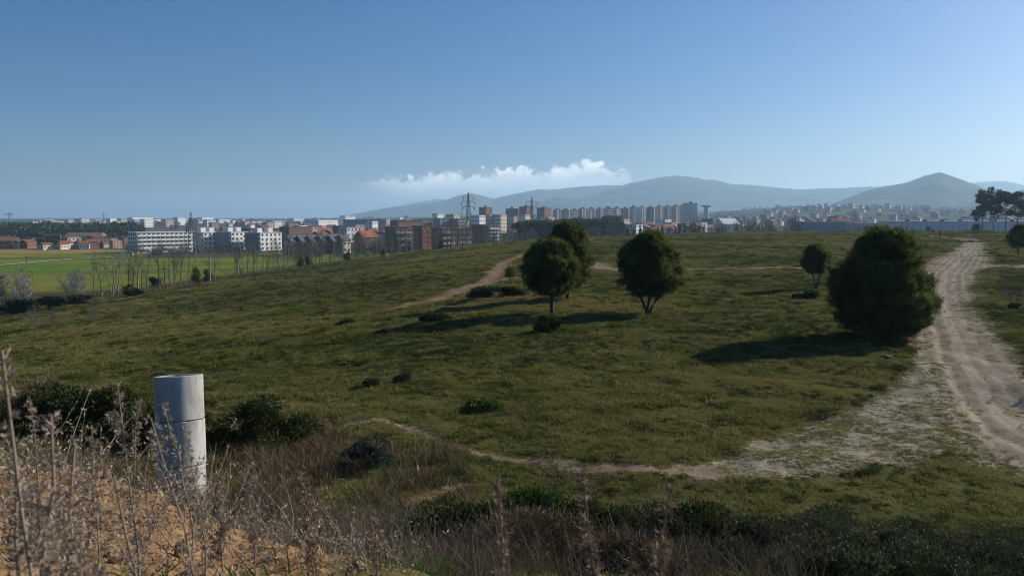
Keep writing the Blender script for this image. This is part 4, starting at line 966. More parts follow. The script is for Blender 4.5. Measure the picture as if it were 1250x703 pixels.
def ever(name, label, kind, base, s=1.0, rz=0.0, group=None, sz=None):
    t, c = EVER[kind]; root = thing(name, label, 'tree', base, rz, group); root.scale = (s, s, sz or s)
    link('trunk', t, root); link('crown', c, root); return root
for i, (u, d, s) in enumerate([(636, 520, 1.15), (646, 540, 1.3), (657, 530, 1.25), (668, 560, 1.3), (680, 540, 1.25), (692, 560, 1.35), (705, 540, 1.3), (718, 560, 1.3), (730, 545, 1.2), (742, 600, 1.35), (753, 560, 1.1), (746, 700, 1.7), (700, 620, 1.4), (660, 600, 1.3), (640, 590, 1.3), (725, 620, 1.35)]):
    ever('umbrella_pine', 'dark umbrella pine in the belt below the long apartment row', 'umb%d' % (i % 3), at(u, d), s, i * 2.1, 'belt of umbrella pines')
    ever('pine_undergrowth', 'rounded dark pine filling the belt under the umbrella pines', 'dome%d' % (i % 3), at(u + 4, d + 8), s * 1.7, i * 1.1, 'rounded pines in the belt', s * 1.35)
for i in range(19):
    u = 722 + i * 7.2 + rnd.uniform(-2, 2)
    ever('cypress', 'small dark cypress in the row along the foot of the town', 'cyp%d' % (i % 3), at(u, 470 + rnd.uniform(-15, 15)), rnd.uniform(.75, 1.15), i, 'row of small cypresses')
for i, (u, d, s, lab) in enumerate([(188, 181, .45, 'small round evergreen in the leafless row before the green field'), (154, 170, .36, 'dark ivy bush at the foot of the leafless row')]):
    ever('round_evergreen', lab, 'dome%d' % i, at(u, d) - Vector((0, 0, .6)), s, i, 'evergreens in the leafless row')
for i, (u, d, s, lab) in enumerate([(238, 185, .95, 'dark ivy covered trunk under the lattice pylon'), (252, 187, .75, 'second ivy covered trunk right of the lattice pylon'), (367, 240, .95, 'ivy covered stump, left of the leaning pair'), (379, 244, 1.0, 'ivy covered stump leaning right'),
                                    (424, 268, .9, 'narrow dark ivy trunk before the bright green field'), (467, 275, .7, 'lone dark round shrub on the bright green field edge'), (538, 300, .9, 'dark ivy clump at the edge of the poplar grove')]):
    o = ever('ivy_trunk', lab, 'ivy%d' % (i % 3), at(u, d), s, i, 'ivy covered trunks')
    if i == 3: o.rotation_euler.y = .35
# eucalyptus group on the right crest
def eucalyptus(label, base, H, seed):
    rng = np.random.default_rng(seed); root = thing('eucalyptus_tree', label, 'tree', base, 0, 'eucalyptus trees before the factory')
    P = np.stack([np.cumsum(rng.normal(size=8) * .2), np.cumsum(rng.normal(size=8) * .2), np.linspace(-.5, H * .9, 8)], -1)
    b = MB(); b.tube(P, np.linspace(.32, .06, 8), 7, .5); tk = b.build('trunk', M_PALEBARK, root, True)
    lb = MB(); lo = []
    for k in range(15):
        t = rng.uniform(.32, .98); p = np.array([np.interp(t * H * .9, P[:, 2], P[:, j]) for j in range(3)]); th = rng.uniform(0, 6.28)
        e = p + np.array([math.cos(th), math.sin(th), .75]) * H * rng.uniform(.09, .20) * (1.25 - .6 * t)
        lb.tube(np.array([p, (p + e) / 2 + [0, 0, .2], e]), [.10, .07, .03], 5, .5)
        for q in range(4): lo.append((*(e + rng.normal(size=3) * H * .045), H * rng.uniform(.035, .07)))
    lb.build('limb', M_PALEBARK, tk, True)['kind'] = 'stuff'
    link('crown', lobed(5200, lo, 1, .55, M_EUCA, seed, squash=.75), root)
for i, (u, d, v, lab) in enumerate([(1197, 330, 236, 'leftmost eucalyptus of the group at the right edge'), (1212, 335, 231, 'second eucalyptus of the group, tallest crown'), (1226, 332, 232, 'third eucalyptus of the group with spreading crown'), (1243, 325, 232, 'eucalyptus cut by the right edge of the picture'), (1262, 330, 234, 'eucalyptus beyond the right edge')]):
    b = at(u, d); eucalyptus(lab, b, zrow(v, d) - b.z, 500 + i)
for i, (u, d, s, lab) in enumerate([(1057, 420, .55, 'round dark bush on the crest before the warehouse wall'), (1131, 400, .45, 'small dark bush against the factory wall left of the door'), (1190, 340, .5, 'square dark bush at the left foot of the eucalyptus group')]):
    ever('crest_bush', lab, 'dome%d' % i, at(u, d) - Vector((0, 0, .4)), s, i, 'dark bushes along the crest')
# hedge at the left foot of the slope
for i, (u, v, w, h, lab) in enumerate([(30, 380, 7, 2.3, 'dark hedge under the pale blossoming trees'), (62, 377, 7, 2.2, 'dark hedge between the pale trees and grey bushes'), (95, 372, 6, 1.9, 'dark hedge under the grey leafless bushes'), (165, 361, 4, 1.6, 'dark scrub at the foot of the leafless poplars'), (5, 384, 5, 1.5, 'dark hedge end at the left edge')]):
    shrub('hedge', lab, 'hedge', G(u, v), w, 3.0, h, M_BRAMBLE, 3800, .42, 520 + i, 'hedge along the foot of the left slope', 14)
q = np.concatenate([area(900, -40, 240, 150, 185, 530, .45, 6), area(900, 230, 520, 185, 300, 531, .45, 6), area(500, 100, 480, 200, 260, 532, .6, 10)])
q = q[terr0(q[:, 0], q[:, 1]) < -8]
stalk_field('scrub_stalks', q, RNG.uniform(.5, 1.4, len(q)), M_DRYRED, 533, 'brown dead scrub along the foot of the slope', 8, .03, .5)
# the far wood on the left
def far_wood():
    rng = np.random.default_rng(91); lo = []
    for k in range(420):
        d = rng.uniform(760, 1050); u = rng.uniform(-60, 172); x = (u - 625) / F * d; r_ = rng.uniform(3.5, 6.5)
        lo.append((x, d, float(terr(x, d)) + 5 + rng.uniform(0, 5), r_))
    o = link('far_wood', lobed(18000, lo, 1, 2.7, M_UMBRELLA, 92, 'far_wood')); tag(o, 'dark evergreen wood behind the red roofed houses on the left', 'wood', kind='stuff')
    lo = []
    for k in range(520):
        d = rng.uniform(1300, 3200); u = rng.uniform(150, 1270); x = (u - 625) / F * d; r_ = rng.uniform(3, 7)
        if fbm(np.array(u / 30), np.array(d / 200), 93) < .48: continue
        lo.append((x, d, float(terr(x, d)) + r_ * .6, r_))
    o = link('town_greenery', lobed(22000, lo, 1, 3.0, M_UMBRELLA, 94, 'town_greenery')); tag(o, 'distant trees scattered through the town and hills', 'trees', kind='stuff')
far_wood()

# ------------------------------------------------------------------ buildings
M_GLASS = mat('window_glass', (.02, .025, .03), (.04, .05, .06), rough=.15, scale=.3, spec=.6)
WALL = {k: mat('wall_' + k, c, tuple(.88 * v for v in c), scale=.35, rough=.9, spec=.15) for k, c in dict(white=(.80, .79, .76), cream=(.62, .55, .44), beige=(.52, .42, .30), brick=(.24, .125, .09), redbrick=(.30, .09, .065), brown=(.20, .13, .10), grey=(.36, .36, .36),
        bluegrey=(.26, .30, .35), dark=(.14, .135, .135), ochre=(.48, .33, .17), pink=(.50, .36, .30), paleblue=(.48, .54, .60)).items()}
ROOF = {k: mat('roof_' + k, c, tuple(.75 * v for v in c), scale=.8, rough=.9, spec=.15) for k, c in dict(tile=(.20, .095, .06), slate=(.13, .13, .135), flat=(.34, .33, .31), white=(.70, .70, .69), orange=(.34, .13, .07), brown=(.22, .16, .12), maroon=(.20, .06, .05)).items()}
M_TRIM = mat('window_trim', (.62, .61, .58), (.5, .49, .47), rough=.8)
_W = {}
def window_mesh(w, h):
    k = (round(w, 2), round(h, 2))
    if k not in _W:
        b = MB(); t = .09
        b.box((0, -.05, h / 2 - t / 2), (w, .12, t)); b.box((0, -.05, -h / 2 + t / 2), (w + .2, .18, t)); b.box((-w / 2 + t / 2, -.05, 0), (t, .12, h - 2 * t)); b.box((w / 2 - t / 2, -.05, 0), (t, .12, h - 2 * t))
        b.box((0, -.015, 0), (w - 2 * t, .04, h - 2 * t), mi=1); _W[k] = b.mesh('window', [M_TRIM, M_GLASS])
    return _W[k]
_B = {}
def balcony_mesh(w, m):
    k = (round(w, 2), m.name)
    if k not in _B:
        b = MB(); b.box((0, -.6, 0), (w, 1.2, .18)); b.box((0, -1.16, .55), (w, .08, .92)); b.box((-w / 2 + .04, -.6, .55), (.08, 1.04, .92)); b.box((w / 2 - .04, -.6, .55), (.08, 1.04, .92)); _B[k] = b.mesh('balcony', m)
    return _B[k]
def faces_of(w, dep): return [('front', w, (0, -dep / 2), 0.0), ('left', dep, (-w / 2, 0), -math.pi / 2), ('right', dep, (w / 2, 0), math.pi / 2)]
def building(name, label, u, d, w, dep, vtop, rz=0.0, wall='white', roof='flat', floors=4, bays=5, cat='building', group=None, far=False, balc=None, which=('front', 'left', 'right'), rmat=None, ww=1.3, wh=1.4, stairs=0, sink=1.0, trim=None, panel=None, strips=()):
    b0 = at(u, d); top = zrow(vtop, d); h = max(top - b0.z, 2.5)
    root = thing(name, label, cat, b0, math.radians(rz), group)
    ht = h if roof == 'flat' else h * .68
    m = MB(); m.box((0, 0, (ht - sink) / 2), (w, dep, ht + sink)); m.build('wall', WALL[wall], root)
    if panel:
        m = MB(); m.box((-w / 2 - .03, 0, ht / 2), (.06, dep - .3, ht - .4)); m.build('facade_panel', WALL[panel], root)
    for sx in strips:  # white strips on the facade, painting in the look of sunlit wall faces
        m = MB(); m.box((sx * w, -dep / 2 - .35, ht / 2), (2.6, .7, ht - .2)); m.build('painted_sunlit_strip', WALL['white'], root)
    R = ROOF[rmat or ('flat' if roof == 'flat' else 'tile')]; r_ = MB(); tops = []
    if roof == 'flat':
        r_.box((0, 0, ht + .14), (w + .7, dep + .7, .28))
        for k in range(stairs):
            tops.append(((k + .5) / stairs * w - w / 2, 0, ht + 1.6))
    else:
        o = .5; x, y = w / 2 + o, dep / 2 + o; hr = h - ht + .1
        V = np.array([[-x, -y, ht - .1], [x, -y, ht - .1], [x, y, ht - .1], [-x, y, ht - .1], [-x, 0, ht + hr], [x, 0, ht + hr]])
        if roof == 'hip': V[4, 0] += w * .25; V[5, 0] -= w * .25
        r_.add(V, [[0, 1, 5, 4], [2, 3, 4, 5]]); r_.add(V, [[1, 2, 5], [3, 0, 4]]); r_.add(V, [[0, 3, 2, 1]])
        chim = None if far else (w * .22, dep * .12, ht + hr * .95)
    ro = r_.build('roof', R, root)
    for c in tops:
        q = MB(); q.box(c, (3.4, 4.0, 2.65)); q.build('stair_house', R, ro)
    if roof != 'flat' and chim:
        q = MB(); q.box(chim, (.7, .7, 1.4)); q.build('chimney', WALL['brick'], ro)
    fh = ht / floors; wb = MB()
    for f, L_, (fx, fy), a in faces_of(w, dep):
        if f not in which: continue
        nb = bays if f == 'front' else max(2, round(bays * dep / w)); sp_ = L_ / nb
        for i in range(floors):
            z = fh * (i + .55)
            for j in range(nb):
                xx = (j + .5) * sp_ - L_ / 2; px, py = fx + xx * math.cos(a), fy + xx * math.sin(a)
                if far:
                    wb.box((px, py, z), (min(ww, sp_ * .6), .1, wh), rz=a)
                else:
                    link('window', window_mesh(min(ww, sp_ * .62), wh), root, (px, py, z), (0, 0, a))
                    if balc and f in balc and i > 0: link('balcony', balcony_mesh(sp_ * .86, WALL[trim or wall]), root, (px, py, fh * i + .12), (0, 0, a))
    if far and wb.n: wb.build('window', M_GLASS, root)['kind'] = 'stuff'
    return root
# nearest flats, left
building('apartment_block', 'long white slab of flats with rows of balconies beyond the green field', 197, 470, 33, 11, 283.5, 50, 'white', 'flat', 5, 12, rmat='white', balc=('front',), which=('front', 'left'), ww=1.8)
building('apartment_block', 'small beige flats behind the right end of the white slab', 239, 540, 9, 9, 281.5, 40, 'beige', 'flat', 4, 3)
building('apartment_block', 'white corner block of flats, left of three beyond the pylon', 252, 500, 12, 13, 283.5, 55, 'white', 'flat', 4, 4, balc=('left',), stairs=2, rmat='white', panel='bluegrey', trim='bluegrey')
building('apartment_block', 'white corner block of flats, middle of three beyond the pylon', 285, 500, 12, 13, 283, 55, 'white', 'flat', 4, 4, balc=('left',), stairs=2, rmat='white', panel='bluegrey', trim='bluegrey')
building('apartment_block', 'white corner block of flats, right of three, half hidden by bare trees', 322, 495, 16, 15, 284, 55, 'white', 'flat', 4, 5, balc=('left',), stairs=2, rmat='white', panel='bluegrey', trim='bluegrey')
building('brick_flats', 'brown red flats roofline behind the white blocks', 318, 600, 26, 12, 279, 50, 'brick', 'flat', 4, 9, rmat='tile')
building('brick_flats', 'reddish flats behind the dark row houses', 362, 560, 20, 11, 277, 52, 'brown', 'flat', 4, 7, rmat='tile')
for i in range(6):
    building('row_house', ['leftmost dark row house with grey gabled roof', 'second dark row house with grey gabled roof', 'third dark row house with grey gabled roof', 'fourth dark row house with grey gabled roof', 'fifth dark row house with grey gabled roof', 'rightmost dark row house with grey gabled roof'][i] + ' before the brick flats', 356 + i * 12.5, 430 + i * 3, 5.6, 7, 287.5 - i * .3, 56, ['grey', 'brown', 'white', 'dark', 'brown', 'cream'][i], 'gable', 2, 2, 'house', 'dark row houses', rmat='slate')
building('brick_house', 'wide house with bright orange roof left of the brick flats', 447, 470, 11, 9, 281.5, 50, 'brown', 'gable', 2, 4, 'house', rmat='orange')
building('brick_flats', 'brick flats with grey balconies, fully in view behind bare trees', 486, 440, 10, 10, 277.5, 42, 'brick', 'flat', 4, 4, balc=('front',), trim='grey', rmat='tile', ww=1.8)
building('brick_flats', 'tall narrow brick flats right of the balcony brick flats', 516, 480, 8, 9, 276, 48, 'redbrick', 'flat', 5, 3, rmat='tile')
building('brick_flats', 'brick flats with white balcony bands behind the poplar grove', 541, 450, 10, 9, 278.5, 48, 'brick', 'flat', 4, 4, balc=('front',), trim='pink', rmat='orange', ww=1.8)
building('brick_flats', 'brick flats right behind the poplar grove', 561, 470, 9, 9, 279, 44, 'brown', 'flat', 4, 4, balc=('front',), trim='grey', ww=1.8)
building('brick_flats', 'narrow bright red brick tower beside the tall pylon', 583, 520, 5.5, 9, 274.5, 30, 'redbrick', 'flat', 5, 2)
building('apartment_block', 'grey flats with dark bands right of the red brick tower', 597, 540, 9, 9, 275.5, 45, 'grey', 'flat', 5, 3, balc=('front',), trim='white', ww=2.4)
# middle distance
FAR = dict(far=True)
building('office_block', 'white office block on the skyline left of centre', 425, 1300, 22, 14, 263.5, 55, 'white', 'flat', 4, 9, **FAR)
building('warehouse', 'long grey warehouse below the white office block', 446, 1150, 60, 25, 268, 8, 'grey', 'flat', 2, 12, **FAR)
building('warehouse', 'white roofed warehouse left of the white office block', 395, 1250, 40, 25, 268.5, 55, 'white', 'flat', 2, 9, rmat='white', **FAR)
building('office_block', 'white cube building right of the long grey warehouse', 455, 900, 9, 9, 270, 55, 'white', 'flat', 3, 3, **FAR)
building('brick_flats', 'brick flats with sunlit end wall in the middle distance', 497, 760, 30, 12, 269, 45, 'brick', 'flat', 4, 8, rmat='tile', **FAR)
for i, (u, w_, v_, c) in enumerate([(517, 24, 268, 'bluegrey'), (541, 30, 266.5, 'bluegrey'), (560, 20, 267, 'grey')]):
    building('apartment_block', ['left', 'middle', 'right'][i] + ' one of three blue grey flats behind the poplar grove', u, 1000, w_ * .7, 14, v_, 46, c, 'flat', 5, 8, group='blue grey flats', **FAR)
for i, (u, d, w_, v_, c, lab) in enumerate([(584, 900, 11, 263, 'white', 'white flats just right of the tall pylon'), (597, 950, 12, 262.5, 'beige', 'beige flats second right of the tall pylon'), (610, 950, 12, 262, 'cream', 'cream flats with sunlit side below the brick towers'),
                                         (627, 1000, 16, 264, 'pink', 'pinkish flats left of the second pylon'), (640, 980, 13, 262, 'cream', 'cream flats left below the second pylon'), (668, 1000, 15, 265, 'beige', 'beige flats right of the second pylon'), (553, 1050, 14, 262, 'cream', 'cream flats left of the tall pylon'), (535, 1300, 16, 261, 'white', 'small white flats far left of the tall pylon')]):
    building('apartment_block', lab, u, d, w_, 12, v_, 54, c, 'flat', 5, 4, group='mid town flats', **FAR)
for i, (u, w_, v_, lab) in enumerate([(593, 20, 253.5, 'leftmost brick tower on the skyline'), (625, 18, 255, 'second brick tower on the skyline'), (642, 22, 252.5, 'third and tallest brick tower on the skyline'), (664, 24, 254, 'rightmost brick tower on the skyline')]):
    building('brick_tower', lab, u, 1300, w_ * .8, 15, v_, 52, 'brick', 'flat', 9, 5, group='brick towers on the skyline', stairs=1, rmat='brown', **FAR)
SL = ['pink', 'grey', 'cream', 'brown', 'white', 'grey', 'pink', 'cream', 'brick', 'grey', 'white', 'brown', 'cream', 'grey', 'pink', 'cream']
ORD = ['first', 'second', 'third', 'fourth', 'fifth', 'sixth', 'seventh', 'eighth', 'ninth', 'tenth', 'eleventh', 'twelfth', 'thirteenth', 'fourteenth', 'fifteenth', 'sixteenth']
for i in range(16):
    u = 680 + i * 10.3
    building('slab_block', ORD[i] + ' slab from the left in the long apartment row', u, 1450 - (i % 2) * 12, 11.5, 9.5, 256.0 - i * .31 - (1.0 if i > 13 else 0) + (i % 3) * .5, 38, SL[i], 'flat', 10, 4, group='long row of apartment slabs', stairs=1, rmat='brown' if i % 3 else 'slate', ww=1.5, strips=[(-.3,), (.36,), (), (.1, -.4), (.4,), (-.1,), ()][i % 7], **FAR)
building('slab_block', 'taller pale slab at the right end of the apartment row', 842, 1400, 17, 16, 248.5, 20, 'cream', 'flat', 11, 5, stairs=1, rmat='slate', **FAR)
# water tower
def water_tower():
    b0 = at(861, 1500); H = zrow(250.5, 1500) - b0.z; root = thing('water_tower', 'pale mushroom shaped water tower right of the long apartment row', 'water tower', b0)
    th = np.arange(20) / 20 * 2 * math.pi
    def lathe(nm, pr, m):
        V = np.concatenate([np.stack([r_ * np.cos(th), r_ * np.sin(th), np.full(20, z_)], -1) for r_, z_ in pr]); a = np.arange(len(pr) - 1)[:, None] * 20; c = np.arange(20)[None, :]
        link(nm, mesh(nm, V, np.stack([a + c, a + (c + 1) % 20, a + 20 + (c + 1) % 20, a + 20 + c], -1).reshape(-1, 4), m, True), root)
    lathe('shaft', [(4.6, -1), (4.3, H - 4)], WALL['grey']); lathe('tank', [(4.4, H - 4.5), (9.5, H - 2), (9.8, H - .6), (6, H), (.1, H + .3)], WALL['grey'])
water_tower()
# left side
building('brick_house', 'red brick house at the left edge beyond the tan field', 5, 520, 10, 9, 289, 35, 'redbrick', 'gable', 2, 3, 'house')
building('shed', 'long shed with brown roof above the red roofed houses', 106, 660, 27, 14, 284, 8, 'cream', 'gable', 1, 6, 'shed', rmat='brown')
building('long_building', 'long grey building with pink roof edge far on the left', 25, 1700, 48, 20, 272, 10, 'dark', 'flat', 3, 12, rmat='maroon', **FAR)
building('long_building', 'long cream building right of the grey one on the left skyline', 58, 1600, 31, 18, 274, 55, 'cream', 'flat', 3, 8, **FAR)
for i, (u, d, w_, v_, c) in enumerate([(78, 2700, 60, 270.5, 'white'), (96, 2600, 70, 270, 'grey'), (118, 2800, 60, 268.5, 'white'), (138, 2500, 40, 271, 'white'), (152, 2300, 30, 272, 'cream'), (173, 2700, 75, 265.5, 'white'), (176, 2200, 60, 268.5, 'white'), (196, 2400, 50, 268, 'white'), (214, 2500, 40, 267.5, 'white'), (236, 2700, 45, 268, 'cream'), (252, 3000, 50, 265.5, 'white'), (60, 3000, 40, 268.5, 'white'), (275, 2800, 50, 268, 'white'), (310, 2300, 60, 270, 'paleblue'), (338, 2500, 55, 269, 'grey'), (362, 2700, 45, 266.5, 'cream')]):
    building('industrial_hall', ['flat white industrial hall in the row along the left skyline', 'flat industrial hall on the skyline above the white flats'][u > 160], u, d, w_, 30, v_, 58, c, 'flat', 1, 6, group='industrial halls on the left skyline' if u <= 160 else 'industrial halls above the white flats', rmat='white' if c == 'white' else 'flat', **FAR)
# right side
building('gabled_hall', 'white hall with low roof in front of the red roofed town', 886, 700, 17, 14, 266.5, 24, 'cream', 'gable', 1, 4, rmat='white')
building('warehouse', 'long blue grey warehouse behind the crest right of centre', 1000, 560, 30, 16, 271, 4, 'bluegrey', 'flat', 1, 8)
building('warehouse', 'pale low warehouse right of the blue grey one', 1040, 620, 32, 16, 272.5, 4, 'grey', 'flat', 1, 8)
building('warehouse', 'low hall with maroon roof behind the blue grey warehouse', 1024, 800, 22, 16, 266.5, 6, 'brick', 'gable', 1, 5, rmat='maroon')
def factory():
    b0 = at(1150, 430); top = zrow(270.5, 430); h = top - b0.z; root = thing('factory', 'long low pale blue factory behind the walkers, running past the eucalyptus group', 'factory', b0)
    m = MB(); m.box((12, 0, (h - 1) / 2), (84, 22, h + 1)); m.build('wall', WALL['white'], root)
    r_ = MB(); r_.box((12, 0, h + .12), (84.6, 22.6, .26)); r_.build('roof', ROOF['white'], root)
    for k in range(24):
        px = -28 + k * 3.4
        o = MB(); o.box((0, -.05, 0), (.10, .14, h - .6)); link('panel_joint', o.mesh('panel_joint', WALL['grey']), root, (px, -11.03, h / 2))
    for px, w_, hh in [(-22, 1.3, 2.6), (10, 1.3, 2.6), (44.5, 5.6, 4.4), (52, 5, 4.4)]:
        o = MB(); o.box((0, 0, 0), (w_, .16, hh)); link('door', o.mesh('door', WALL['dark']), root, (px, -11.06, hh / 2 - .2))
    for k in range(9):
        link('roof_light', window_mesh(2.4, .9), root, (-24 + k * 9.2, -9, h + .62))
factory()
# small houses of the town
PR = {}
def house_proto(k, w, dep, h, wall, rf, rm):
    fl = MB(); ht = h * .7 if rf != 'flat' else h
    fl.box((0, 0, ht / 2 - .8), (w, dep, ht + 1.6)); r_ = MB()
    if rf == 'flat': r_.box((0, 0, ht + .15), (w + .5, dep + .5, .3))
    else:
        x, y, hr = w / 2 + .5, dep / 2 + .5, h - ht; V = np.array([[-x, -y, ht], [x, -y, ht], [x, y, ht], [-x, y, ht], [-x * .95, 0, ht + hr], [x * .95, 0, ht + hr]]); r_.add(V, [[0, 1, 5, 4], [2, 3, 4, 5], [0, 3, 2, 1]]); r_.add(V, [[1, 2, 5], [3, 0, 4]])
    wb = MB()
    for f, L_, (fx, fy), a in faces_of(w, dep):
        nb = max(2, int(L_ / 3)); nf = max(1, int(ht / 2.9))
        for i in range(nf):
            for j in range(nb):
                xx = (j + .5) * L_ / nb - L_ / 2; wb.box((fx + xx * math.cos(a), fy + xx * math.sin(a), ht / nf * (i + .55)), (1.2, .1, 1.3), rz=a)
    PR[k] = (fl.mesh('wall', WALL[wall]), r_.mesh('roof', ROOF[rm]), wb.mesh('window', M_GLASS))
PK = [('cream', 10, 8, 7, 'cream', 'gable', 'tile'), ('white', 9, 8, 6.5, 'white', 'gable', 'tile'), ('brick', 10, 9, 8, 'brick', 'gable', 'tile'), ('pink', 11, 9, 9, 'pink', 'flat', 'flat'), ('brown', 12, 10, 10, 'brown', 'flat', 'brown'), ('ochre', 9, 8, 7, 'ochre', 'gable', 'orange'), ('grey', 14, 10, 9, 'grey', 'flat', 'flat'), ('whiteflat', 12, 9, 9.5, 'white', 'flat', 'flat'), ('redflat', 13, 10, 10.5, 'redbrick', 'flat', 'brown')]
for p_ in PK: house_proto(*p_)
WORDS = dict(cream='small cream house with tiled roof', white='small white house with tiled roof', brick='brick house with tiled roof', pink='pinkish flat roofed house', brown='brown flat roofed block', ochre='ochre house with orange roof', grey='grey flat roofed block', whiteflat='white flat roofed block', redflat='red brick flat roofed block')
def small_house(k, b0, rz, s, where):
    root = thing('town_house', WORDS[k] + ' ' + where, 'house', b0, rz, WORDS[k].split(' with')[0] + 's ' + where); root.scale = (s, s, s)
    w_, r_, g_ = PR[k]; link('wall', w_, root); link('roof', r_, root); link('window', g_, root)['kind'] = 'stuff'
rh = random.Random(21)
for n, u0, u1, d0, d1, where, pal, s0, s1 in [(24, 14, 165, 500, 600, 'among the left houses before the wood', ['brick', 'cream', 'white', 'pink', 'cream', 'brown'], .55, .8), (26, 350, 520, 620, 1000, 'behind the brick flats left of centre', ['brick', 'pink', 'redflat', 'cream', 'whiteflat', 'white', 'ochre'], .9, 1.4),
                                            (64, 690, 870, 620, 1150, 'below the long apartment row', ['cream', 'white', 'pink', 'ochre', 'brick', 'whiteflat', 'brown', 'cream'], 1.0, 1.55), (62, 850, 1060, 900, 1700, 'in the crowded town right of centre', ['brick', 'cream', 'pink', 'brown', 'white', 'white', 'cream', 'ochre'], .8, 1.3),
                                            (46, 930, 1085, 1800, 2700, 'on the hill right of centre', ['cream', 'pink', 'brick', 'pink', 'cream', 'white'], 1.0, 1.6), (30, 1060, 1250, 900, 2300, 'in the valley behind the factory', ['cream', 'white', 'brick', 'grey', 'pink'], .9, 1.5),
                                            (90, 250, 640, 1100, 2400, 'on the skyline left of the towers', ['whiteflat', 'white', 'cream', 'brick', 'pink', 'grey', 'brown'], .8, 1.4),
                                            (26, 40, 260, 1300, 2600, 'on the left skyline beyond the wood', ['whiteflat', 'white', 'cream', 'pink', 'whiteflat'], 1.2, 1.9)]:
    for i in range(n):
        u = u0 + (u1 - u0) * (i + rh.uniform(.1, .9)) / n; d = rh.uniform(d0, d1)
        small_house(rh.choice(pal), at(u, d), math.radians(rh.choice([50, 56, 62, 68, 58, 45, 20]) + rh.uniform(-6, 6)), rh.uniform(s0, s1), where)
# parked white vans and trailers before the white slab
def van(label, u, d, rz, L_=5.4):
    root = thing('parked_van', label, 'van', at(u, d), math.radians(rz), 'white vans parked before the white slab')
    b = MB(); b.box((0, 0, 1.35), (L_, 2.0, 1.9)); V = np.array([[L_ / 2, -1, .4], [L_ / 2 + 1.1, -1, .4], [L_ / 2 + 1.1, -1, 1.2], [L_ / 2 + .3, -1, 2.2], [L_ / 2, -1, 2.2]]); V2 = V + [0, 2, 0]
    b.build('body', WALL['white'], root); c = MB(); Vn = np.concatenate([V, V2]); c.add(Vn, [[i, (i + 1) % 5, (i + 1) % 5 + 5, i + 5] for i in range(5)]); c.add(Vn, [[0, 4, 3, 2, 1], [5, 6, 7, 8, 9]]); c.build('cab', WALL['white'], root)
    for x in (-L_ * .32, L_ * .42):
        for y in (-1, 1):
            t = MB(); t.tube([[0, -.12, 0], [0, .12, 0]], [.36, .36], 12); link('wheel', t.mesh('wheel', WALL['dark']), root, (x, y * .9, .36))
for i, (u, d, rz, lab) in enumerate([(153, 425, 8, 'lone white van at the left, apart from the others'), (176, 452, 15, 'white van below the left end of the white slab'), (192, 456, 5, 'small white van below the middle of the white slab'), (211, 460, 20, 'white van below the right end of the white slab'), (222, 464, 12, 'last white van right of the white slab')]):
    van(lab, u, d, rz, 4.2 if i == 2 else 5.6)

# ------------------------------------------------------------------ lattice pylons
M_STEEL = mat('galvanised_steel', (.17, .155, .135), (.12, .11, .10), scale=2, rough=.6, metal=.3)
M_RUST = mat('rusty_steel', (.24, .15, .10), (.30, .22, .16), scale=2, rough=.8)
M_INSUL = mat('insulator', (.10, .08, .07), (.16, .13, .11), rough=.3)
def pylon(label, u, d, vtop, base_w, m, arms=3, bw=.2, arm_w=4.2):
    b0 = at(u, d); H = zrow(vtop, d) - b0.z; root = thing('lattice_pylon', label, 'pylon', b0, math.radians(28), 'lattice pylons')
    def half(z): t = z / H; return base_w / 2 * (1 - t / .72) + .55 * (t / .72) if t < .72 else .55 * (1 - (t - .72) / .28) + .08
    for sx in (-1, 1):
        for sy in (-1, 1):
            b = MB(); zz = [-.4, H * .36, H * .72, H]; b.tube([[sx * half(max(z, 0)), sy * half(max(z, 0)), z] for z in zz], [bw / 2 * 1.2] * 4, 4); b.build('leg', m, root)
    lv = [0]; 
    while lv[-1] < H * .98: lv.append(lv[-1] + max(1.6, 2.6 * half(lv[-1])))
    lv[-1] = H; b = MB()
    for z0, z1 in zip(lv[:-1], lv[1:]):
        h0, h1 = half(z0), half(z1)
        for (ax, ay), (bx_, by_) in [((-1, -1), (1, -1)), ((1, -1), (1, 1)), ((1, 1), (-1, 1)), ((-1, 1), (-1, -1))]:
            b.bar((ax * h0, ay * h0, z0), (bx_ * h1, by_ * h1, z1), bw * .42); b.bar((bx_ * h0, by_ * h0, z0), (ax * h1, ay * h1, z1), bw * .42)
    b.build('bracing', m, root)['kind'] = 'stuff'
    for k in range(arms):
        z = H * ((.74 if arms > 2 else .78) + (.085 if arms > 2 else .10) * k); aw = arm_w * [1, 1.15, .85][k % 3]; b = MB(); hw = half(z)
        for s in (-1, 1):
            for sy in (-1, 1):
                b.bar((s * hw, sy * hw, z), (s * aw, 0, z + .25), bw * .8); b.bar((s * hw, sy * hw, z + 1.1), (s * aw, 0, z + .3), bw * .6)
        b.build('crossarm', m, root)['kind'] = 'stuff'
        for s in (-1, 1):
            i_ = MB(); i_.tube([[0, 0, 0], [0, 0, -1.5]], [.14, .14], 6); link('insulator', i_.mesh('insulator', M_INSUL), root, (s * aw * .97, 0, z + .15))
pylon('tall lattice pylon at the edge of the poplar grove', 572, 400, 235.5, 3.6, M_STEEL, 3, .20, 3.4)
pylon('lattice pylon standing before the umbrella pines', 649, 560, 240.5, 3.8, M_STEEL, 2, .22, 4.2)
pylon('lattice pylon in the leafless row before the white flats', 234.5, 195, 259, 2.2, M_STEEL, 1, .085, 1.1)
pylon('distant lattice pylon on the left skyline', 14, 1900, 259, 6, M_STEEL, 2, .7, 8)
pylon('thin distant mast like pylon above the industrial halls', 129, 2200, 259.5, 5, M_STEEL, 1, .9, 3)
